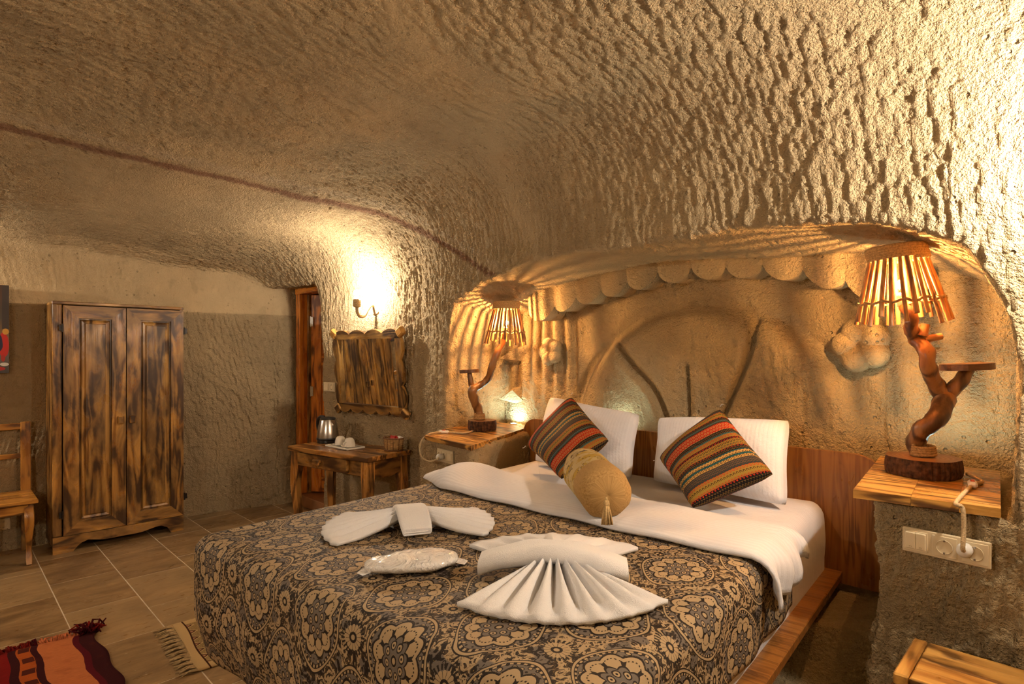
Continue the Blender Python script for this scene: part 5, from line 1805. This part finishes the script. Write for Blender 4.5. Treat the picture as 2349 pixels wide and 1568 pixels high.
# kettle
ku, kv = desk_uv(752, 1014); kv = min(kv, dd - 0.10)
ket = thing('kettle', 'brushed steel electric kettle with a black handle on the desk', 'kettle', tuple(on_desk(ku, kv)), da)
mk_obj('power_base', lathe([(0.002, 0.0), (0.078, 0.0), (0.080, 0.006), (0.076, 0.020), (0.002, 0.022)], 28), M_BLACKPL, ket, smooth=True, angle=0.8)
mk_obj('body', lathe([(0.070, 0.022), (0.082, 0.024), (0.083, 0.034), (0.079, 0.08), (0.070, 0.13), (0.060, 0.170), (0.056, 0.182), (0.050, 0.185)], 36), M_STEEL, ket, smooth=True, angle=0.8)
mk_obj('base_ring', lathe([(0.083, 0.021), (0.0845, 0.024), (0.0845, 0.038), (0.083, 0.040)], 32), M_BLACKPL, ket, smooth=True)
mk_obj('lid', lathe([(0.058, 0.181), (0.059, 0.186), (0.050, 0.194), (0.015, 0.198), (0.002, 0.198)], 28), M_BLACKPL, ket, smooth=True, angle=0.9)
hp = spline([(-0.045, 0.0, 0.192), (-0.085, 0, 0.190), (-0.118, 0, 0.165), (-0.126, 0, 0.115), (-0.108, 0, 0.065), (-0.078, 0, 0.048)], 6)
mk_obj('handle', tube(hp, [0.012 + 0.003 * math.sin(i * 0.2) for i in range(len(hp))], 10), M_BLACKPL, ket, smooth=True)
mk_obj('spout', ([(0.052, -0.022, 0.178), (0.052, 0.022, 0.178), (0.066, 0.018, 0.135), (0.066, -0.018, 0.135), (0.090, 0.0, 0.174), (0.072, 0, 0.137)], [(0, 4, 1), (0, 3, 5, 4), (1, 4, 5, 2), (3, 2, 5)]), M_STEEL, ket)
kc = spline([(0.075, 0.03, 0.010), (0.11, 0.03, 0.018), (0.135, 0.05, 0.020), (0.15, 0.075, 0.008), (0.16, 0.10, 0.006)], 6)
mk_obj('power_lead', tube(kc, 0.0045, 7), M_BLACKPL, ket, smooth=True)
# tray, saucers, upturned cups, spoon
tu, tv = desk_uv(806, 1023)
tray = thing('serving_tray', 'flat white rectangular tray holding two cups', 'tray', tuple(on_desk(tu, min(tv, 0.20))), da - 0.10)
mk_obj('plate', boxm(0.29, 0.15, 0.006, 0.002), M_CERAMIC, tray, (0, 0, 0.004))
for s in (-1, 1):
    mk_obj('rim', boxm(0.29, 0.008, 0.008, 0.002), M_CERAMIC, tray, (0, s * 0.071, 0.010))
    mk_obj('rim', boxm(0.008, 0.134, 0.008, 0.002), M_CERAMIC, tray, (s * 0.141, 0, 0.010))
tl = tray.location
for nm, dx, dy_, lab in (('left', -0.062, 0.010, 'beside the kettle'), ('right', 0.060, -0.006, 'nearer the sachet basket')):
    c = Vector((tl.x, tl.y, tl.z)) + du * dx + dn * dy_
    sc = mk_obj('saucer', lathe([(0.002, 0.0), (0.034, 0.0), (0.040, 0.003), (0.062, 0.009), (0.064, 0.012), (0.060, 0.012), (0.036, 0.006), (0.002, 0.006)], 30), M_CERAMIC, None, (c.x, c.y, c.z + 0.0072), (0, 0, 0), True)
    tag(sc, 'white saucer on the tray ' + lab, 'saucer', 'saucers on the tray')
    cp = thing('cup', 'upturned white coffee cup on a saucer ' + lab, 'cup', (c.x, c.y, c.z + 0.0135), da + (2.6 if nm == 'left' else -1.4), 'coffee cups on the tray')
    mk_obj('bowl', lathe([(0.038, 0.0), (0.040, 0.001), (0.040, 0.020), (0.037, 0.034), (0.036, 0.036), (0.034, 0.046), (0.025, 0.056), (0.023, 0.060), (0.020, 0.060), (0.019, 0.056), (0.002, 0.055)], 30), M_CERAMIC, cp, smooth=True, angle=0.9)
    hp = spline([(0.037, 0, 0.034), (0.058, 0, 0.034), (0.064, 0, 0.020), (0.052, 0, 0.008), (0.039, 0, 0.008)], 5)
    mk_obj('handle', tube(hp, 0.0042, 8), M_CERAMIC, cp, smooth=True)
sp_c = Vector((tl.x, tl.y, tl.z)) + du * -0.125 + dn * 0.012
spn = mk_obj('teaspoon', join(tube([(0, 0, 0.002), (0.05, 0, 0.004), (0.09, 0, 0.003)], [0.0022, 0.002, 0.003], 6), ([(x * 0.016 + 0.104, y * 0.010, 0.002 + 0.003 * (x * x + y * y)) for x, y in [(math.cos(2 * PI * k / 12), math.sin(2 * PI * k / 12)) for k in range(12)]] + [(0.104, 0, 0.0005)], [(k, (k + 1) % 12, 12) for k in range(12)])), M_WHITEPL, None, (sp_c.x, sp_c.y, sp_c.z + 0.0135), (0, 0, da + 2.2), True)
tag(spn, 'small white teaspoon lying on the tray edge', 'spoon')
# basket of sachets
bu, bv = desk_uv(921, 1031); bv = min(bv, dd - 0.085); bu = min(bu, dw - 0.085)
bc = on_desk(bu, bv)
bas = thing('wicker_basket', 'small wicker basket of sachets on the desk corner', 'basket', tuple(bc), da)
def oval(r, z, n=40, ph=0.0, wv=0.0, k=10): return [((r + wv * math.sin(k * 2 * PI * i / n + ph)) * 1.08 * math.cos(2 * PI * i / n), (r + wv * math.sin(k * 2 * PI * i / n + ph)) * 0.82 * math.sin(2 * PI * i / n), z) for i in range(n)]
BH = 0.086
for k in range(13):
    q = k / 12; r = 0.062 + 0.010 * q
    mk_obj('weave_ring', tube(oval(r, 0.006 + BH * q * 0.94, 40, PI * (k % 2), 0.003), 0.0040, 6, closed=True), M_WICKER, bas, smooth=True)
for k in range(10):
    a = 2 * PI * (k + 0.5) / 10
    mk_obj('stake', tube([(0.064 * 1.08 * math.cos(a), 0.064 * 0.82 * math.sin(a), 0.0), (0.073 * 1.08 * math.cos(a), 0.073 * 0.82 * math.sin(a), BH)], 0.0036, 6), M_WICKER_D, bas, smooth=True)
mk_obj('rim', tube(oval(0.073, BH + 0.001, 40, 0, 0.002, 20), 0.0055, 7, closed=True), M_WICKER_D, bas, smooth=True)
mk_obj('foot_ring', tube(oval(0.066, 0.004, 40), 0.0050, 7, closed=True), M_WICKER_D, bas, smooth=True)
mk_obj('bottom', prism([(x, y) for x, y, z in oval(0.062, 0)], 0.002, 0.006, 'z'), M_WICKER, bas)
sach = [(-0.030, 0.010, 0.35, 'red', 0.5), (-0.005, -0.012, -0.25, 'red', 0.2), (0.018, 0.012, 0.15, 'red', -0.3), (0.040, -0.004, -0.4, 'white', -0.2), (0.046, 0.020, 0.3, 'white', 0.4)]
lab = {'red': 'red drink sachet in the wicker basket on the desk', 'white': 'white drink sachet in the wicker basket on the desk'}
for k, (x, y, tl_, c, yw) in enumerate(sach):
    q = bc + du * x + dn * y
    V = []
    for z, w, t_ in ((-0.042, 0.017, 0.0006), (-0.034, 0.017, 0.003), (0.0, 0.017, 0.005), (0.034, 0.017, 0.003), (0.042, 0.017, 0.0006)):
        V += [(-w, -t_, z), (w, -t_, z), (w, t_, z), (-w, t_, z)]
    F = [(a * 4 + i, a * 4 + (i + 1) % 4, a * 4 + 4 + (i + 1) % 4, a * 4 + 4 + i) for a in range(4) for i in range(4)] + [(3, 2, 1, 0), (16, 17, 18, 19)]
    so = mk_obj('sachet', (V, F), M_REDPK if c == 'red' else M_WHTPK, None, (q.x, q.y, q.z + 0.062), (tl_, 0.35 * tl_ + 0.2, yw + da))
    tag(so, lab[c], 'sachet', 'sachets in the basket')

# ------------------------------------------------------------------ mirror
mc = PY(860, 852, 2.36)
myaw = 0.137
gw, gh = 0.66, 0.50
mir = thing('wall_mirror', 'mirror in a scalloped scorched wood frame hanging above the desk', 'mirror', (mc.x, float(front_y(mc.x)) - 0.070, mc.z - 0.30), myaw)
mg = bpy.data.objects.new('mirror_panel', None); COL.objects.link(mg); mg.parent = mir; mg.location = (0, 0.03, 0); mg.rotation_euler = (math.radians(4.5), 0, 0)
mk_obj('glass', boxm(gw + 0.02, 0.006, gh + 0.02, 0), M_MIRROR, mg, (0, 0.0, 0.30))
mk_obj('backing', boxm(gw + 0.06, 0.012, gh + 0.06, 0.002), WD_BURN[0], mg, (0, 0.011, 0.30))
def scal(L, w, n, d, inv=False):
    pts = [(-L / 2, 0.0), (L / 2, 0.0)]
    N = n * 8
    for k in range(N + 1):
        t = 1 - k / N
        pts.append((-L / 2 + L * t, w + d * abs(math.sin(PI * n * t)) ** 0.8))
    return pts
Lh, Lv = gw + 0.10, gh + 0.06
for nm, L, n_, rot_, ctr in (('frame_top', Lh, 4, 0.0, (0, 0.30 + gh / 2)), ('frame_bottom', Lh, 5, PI, (0, 0.30 - gh / 2)), ('frame_left', Lv, 3, PI / 2, (-gw / 2, 0.30)), ('frame_right', Lv, 3, -PI / 2, (gw / 2, 0.30))):
    o = mk_obj(nm, prism(scal(L, 0.038, n_, 0.032), -0.024, 0.006), WD_PANEL[0], mg, (ctr[0], 0, ctr[1]), (0, -rot_, 0))
    fix_normals(o)
for sx in (-1, 1):
    for sz in (-1, 1):
        blk = wbox('corner_block', (0.078, 0.046, 0.070), (sx * (gw / 2 + 0.055), -0.012, 0.30 + sz * (gh / 2 + 0.045)), mg, WD_BURN, rot=(0, -sx * sz * 0.6, 0), bev=0.014)

# ------------------------------------------------------------------ switches and sockets
def socket_plate(loc, rz, w, h, mods, label, parts_plug=None):
    t = thing('socket_panel', label, 'socket', tuple(loc), rz, 'ivory wall sockets')
    mk_obj('plate', boxm(w, 0.010, h, 0.002), M_PLATE, t, (0, 0, 0))
    n = len(mods); mw = w / n
    for i, k in enumerate(mods):
        x = -w / 2 + mw * (i + 0.5); s = min(mw * 0.86, h * 0.80)
        if k == 'switch':
            mk_obj('bezel', boxm(s * 1.02, 0.008, s, 0.001), M_PLATE2, t, (x, -0.004, 0))
            for sx in (-1, 1):
                r_ = mk_obj('rocker', boxm(s * 0.43, 0.010, s * 0.84, 0.0015), M_PLATE2, t, (x + sx * s * 0.22, -0.008, 0.001), (0.06, 0, 0))
                mk_obj('mark', tube([(0.003 * math.cos(a), -0.0056, 0.003 * math.sin(a)) for a in np.linspace(-0.6, PI + 0.6, 9)], 0.0005, 5), M_CORD, r_, (0, 0, -s * 0.30))
        elif k == 'blank':
            mk_obj('rocker', boxm(s * 0.92, 0.010, s * 0.92, 0.002), M_PLATE2, t, (x, -0.006, 0))
        else:
            mk_obj('bezel', boxm(s * 1.02, 0.008, s, 0.001), M_PLATE2, t, (x, -0.004, 0))
            cup = lathe([(s * 0.36, 0.0005), (s * 0.335, 0.0015), (s * 0.33, -0.003), (0.001, -0.0028)], 24, caps=False)
            su = mk_obj('socket_cup', xf(cup, Matrix.Rotation(PI / 2, 4, 'X')), M_PLATE, t, (x, -0.0090, 0), (0, 0, 0), True, angle=0.6)
            for sx in (-1, 1):
                mk_obj('pin_hole_shade', xf(lathe([(s * 0.05, 0), (s * 0.05, 0.0006), (0.0003, 0.0006)], 10), Matrix.Rotation(PI / 2, 4, 'X')), M_HOLE_SHADE, su, (sx * s * 0.14, 0.0018, 0))  # raised dark disc painted as the shade of a pin hole, nothing is cut
            for sz in (-1, 1):
                mk_obj('earth_clip', boxm(s * 0.07, 0.004, s * 0.09, 0), M_STEEL, su, (0, -0.0005, sz * s * 0.30))
    return t
c0 = PY(2169.5, 1251, 2.06)
socket_plate((c0.x, fyR(c0.x) - 0.012, c0.z), -0.085, 0.208, 0.072, ['switch', 'socket', 'socket'], 'ivory panel of two switches and two sockets below the larger lamp')
c0 = PY(1019, 1046, 2.08)
socket_plate((c0.x, 2.088, c0.z), -0.10, 0.165, 0.075, ['socket', 'socket', 'blank'], 'ivory socket panel in the stone block below the smaller lamp')
c0 = PY(757, 887, 2.28)
socket_plate((c0.x, float(front_y(c0.x)) - 0.012, c0.z), 0.14, 0.15, 0.075, ['blank', 'socket'], 'ivory switch and socket on the wall between the door and the mirror')
c0 = PX(7, 1203, -5.44)
socket_plate((-5.452, c0.y, c0.z), PI / 2, 0.08, 0.08, ['socket'], 'single ivory socket low on the wall behind the chair')

# ------------------------------------------------------------------ pine bench in the near corner
BZ = 0.60
b0, b1 = P(2068, 1441, BZ), P(2034, 1536, BZ)
b0.y = min(b0.y, 1.955)
bn = thing('bench', 'honey pine plank bench below the socket panel', 'bench', (b1.x, b1.y, 0.0), 0.0)
bw, bdp = 0.95, b0.y - b1.y
wbox('end_board', (0.032, bdp, 0.030), (0.0290, bdp / 2, BZ - 0.015), bn, WD_BENCH)
wbox('end_board', (0.045, bdp, 0.030), (bw - 0.0225, bdp / 2, BZ - 0.015), bn, WD_BENCH)
nb = 4
for k in range(nb):
    w = bdp / nb
    wbox('plank', (bw - 0.094, w - 0.002, 0.028), (bw / 2, w * (k + 0.5), BZ - 0.015), bn, WD_BENCH)
wbox('front_apron', (bw - 0.04, 0.020, 0.085), (bw / 2, 0.022, BZ - 0.073), bn, WD_BENCH)
wbox('back_apron', (bw - 0.04, 0.020, 0.085), (bw / 2, bdp - 0.022, BZ - 0.073), bn, WD_BENCH)
for x in (0.03, bw - 0.03):
    wbox('side_apron', (0.020, bdp - 0.07, 0.085), (x, bdp / 2, BZ - 0.073), bn, WD_BENCH)
    for y in (0.03, bdp - 0.03):
        wbox('leg', (0.045, 0.045, BZ - 0.03), (x, y, (BZ - 0.03) / 2), bn, WD_BENCH)

# ------------------------------------------------------------------ rugs
k0, k1, k2 = P(212, 1448, 0.006), P(0, 1502, 0.006), P(302, 1568, 0.006)
def kil(u, v):
    """u across from the door side edge (m), v along from the fringe (m)"""
    e = 0.015 * math.sin(v * 9.0) + 0.012 * math.sin(v * 17.0 + u * 5)
    z = 0.006 + 0.004 * (0.5 + 0.5 * math.sin(v * 11 + u * 6))
    return (k0.x + v + 0.012 * math.sin(u * 16), k0.y - u - e - 0.04 * v + 0.02, z)
KW, KL = 0.66, 1.25
V, F, UV = grid(lambda a, b: kil(a * KW, b * KL), 40, 60)
UV = [(a * KW, b * KL) for a, b in UV]
kt = thing('kilim_rug', 'red, orange and maroon striped kilim rug with a knotted fringe', 'rug', (k0.x, k0.y, 0.0))
V = [(x - k0.x, y - k0.y, z) for x, y, z in V]
ko = fix_normals(mk_obj('woven_field', (V, F), M_KILIM, kt, smooth=True, uv=UV))
md = ko.modifiers.new('thick', 'SOLIDIFY'); md.thickness = 0.005; md.offset = -1.0
rs = random.Random(5)
fr = {'r': [], 'o': [], 'd': []}
for k in range(190):
    u = KW * (k + 0.5) / 190; p = kil(u, 0.0)
    key = 'd' if u < 0.065 or 0.22 < u < 0.25 else ('o' if u < 0.22 or (0.49 < u < 0.61) else 'r')
    ln = rs.uniform(0.03, 0.075); a = rs.uniform(-0.9, 0.9); hgt = rs.uniform(0.008, 0.034)
    x, y = p[0] - k0.x, p[1] - k0.y
    pts = [(x + 0.005, y, 0.010), (x - ln * 0.4, y + ln * 0.3 * a, hgt), (x - ln * 0.9, y + ln * 0.8 * a, 0.005 + hgt * 0.4 * rs.random())]
    fr[key].append(tube(pts, [0.0042, 0.0040, 0.0026], 5))
for k in range(46):        # the thick corner tassel
    a = rs.uniform(0, 2 * PI); l = rs.uniform(0.02, 0.075)
    p = kil(0.03, 0.0)
    x, y = p[0] - k0.x + rs.uniform(-0.03, 0.02), p[1] - k0.y + rs.uniform(-0.03, 0.03)
    fr['d' if k % 3 else 'r'].append(tube([(x, y, 0.006), (x + l * 0.4 * math.cos(a), y + l * 0.4 * math.sin(a), rs.uniform(0.02, 0.055)), (x + l * math.cos(a) * 0.8 - 0.01, y + l * math.sin(a), rs.uniform(0.008, 0.05))], [0.0055, 0.0055, 0.003], 5))
for key, mm in (('r', M_FR_RED), ('o', M_FR_ORA), ('d', M_FR_DRK)):
    o = mk_obj('fringe', join(*fr[key]), mm, kt, smooth=True); o['kind'] = 'stuff'

r0, r1 = P(392, 1434, 0.004), P(452, 1537, 0.004)
rdx = (r1 - r0); RW = 0.57
ra = math.atan2(rdx.y, rdx.x)
rn = thing('runner_rug', 'cream and olive diamond patterned runner with a tasselled end beside the bed', 'rug', (r0.x, r0.y, 0.0), ra)
V, F, UV = grid(lambda a, b: (a * RW, b * 1.25 + 0.006 * math.sin(a * 7), 0.007 + 0.003 * math.sin(a * 9 + b * 13)), 24, 50)
UV = [(a * RW, b * 1.25) for a, b in UV]
ro = fix_normals(mk_obj('woven_field', (V, F), M_RUNNER, rn, smooth=True, uv=UV))
md = ro.modifiers.new('thick', 'SOLIDIFY'); md.thickness = 0.005; md.offset = -1.0
ms = []
for k in range(150):
    x = RW * (k + 0.5) / 150; g = math.floor(x / 0.045) * 0.045 + 0.0225
    ln = rs.uniform(0.05, 0.085)
    xe = x + (g - x) * 0.5 + rs.uniform(-0.014, 0.014)
    ms.append(tube([(x, 0.006, 0.006), (x + (g - x) * 0.6, -ln * 0.45, rs.uniform(0.006, 0.013)), (xe, -ln, 0.003)], [0.0026, 0.0026, 0.0016], 5))
o = mk_obj('fringe', join(*ms), M_FRINGE, rn, smooth=True); o['kind'] = 'stuff'
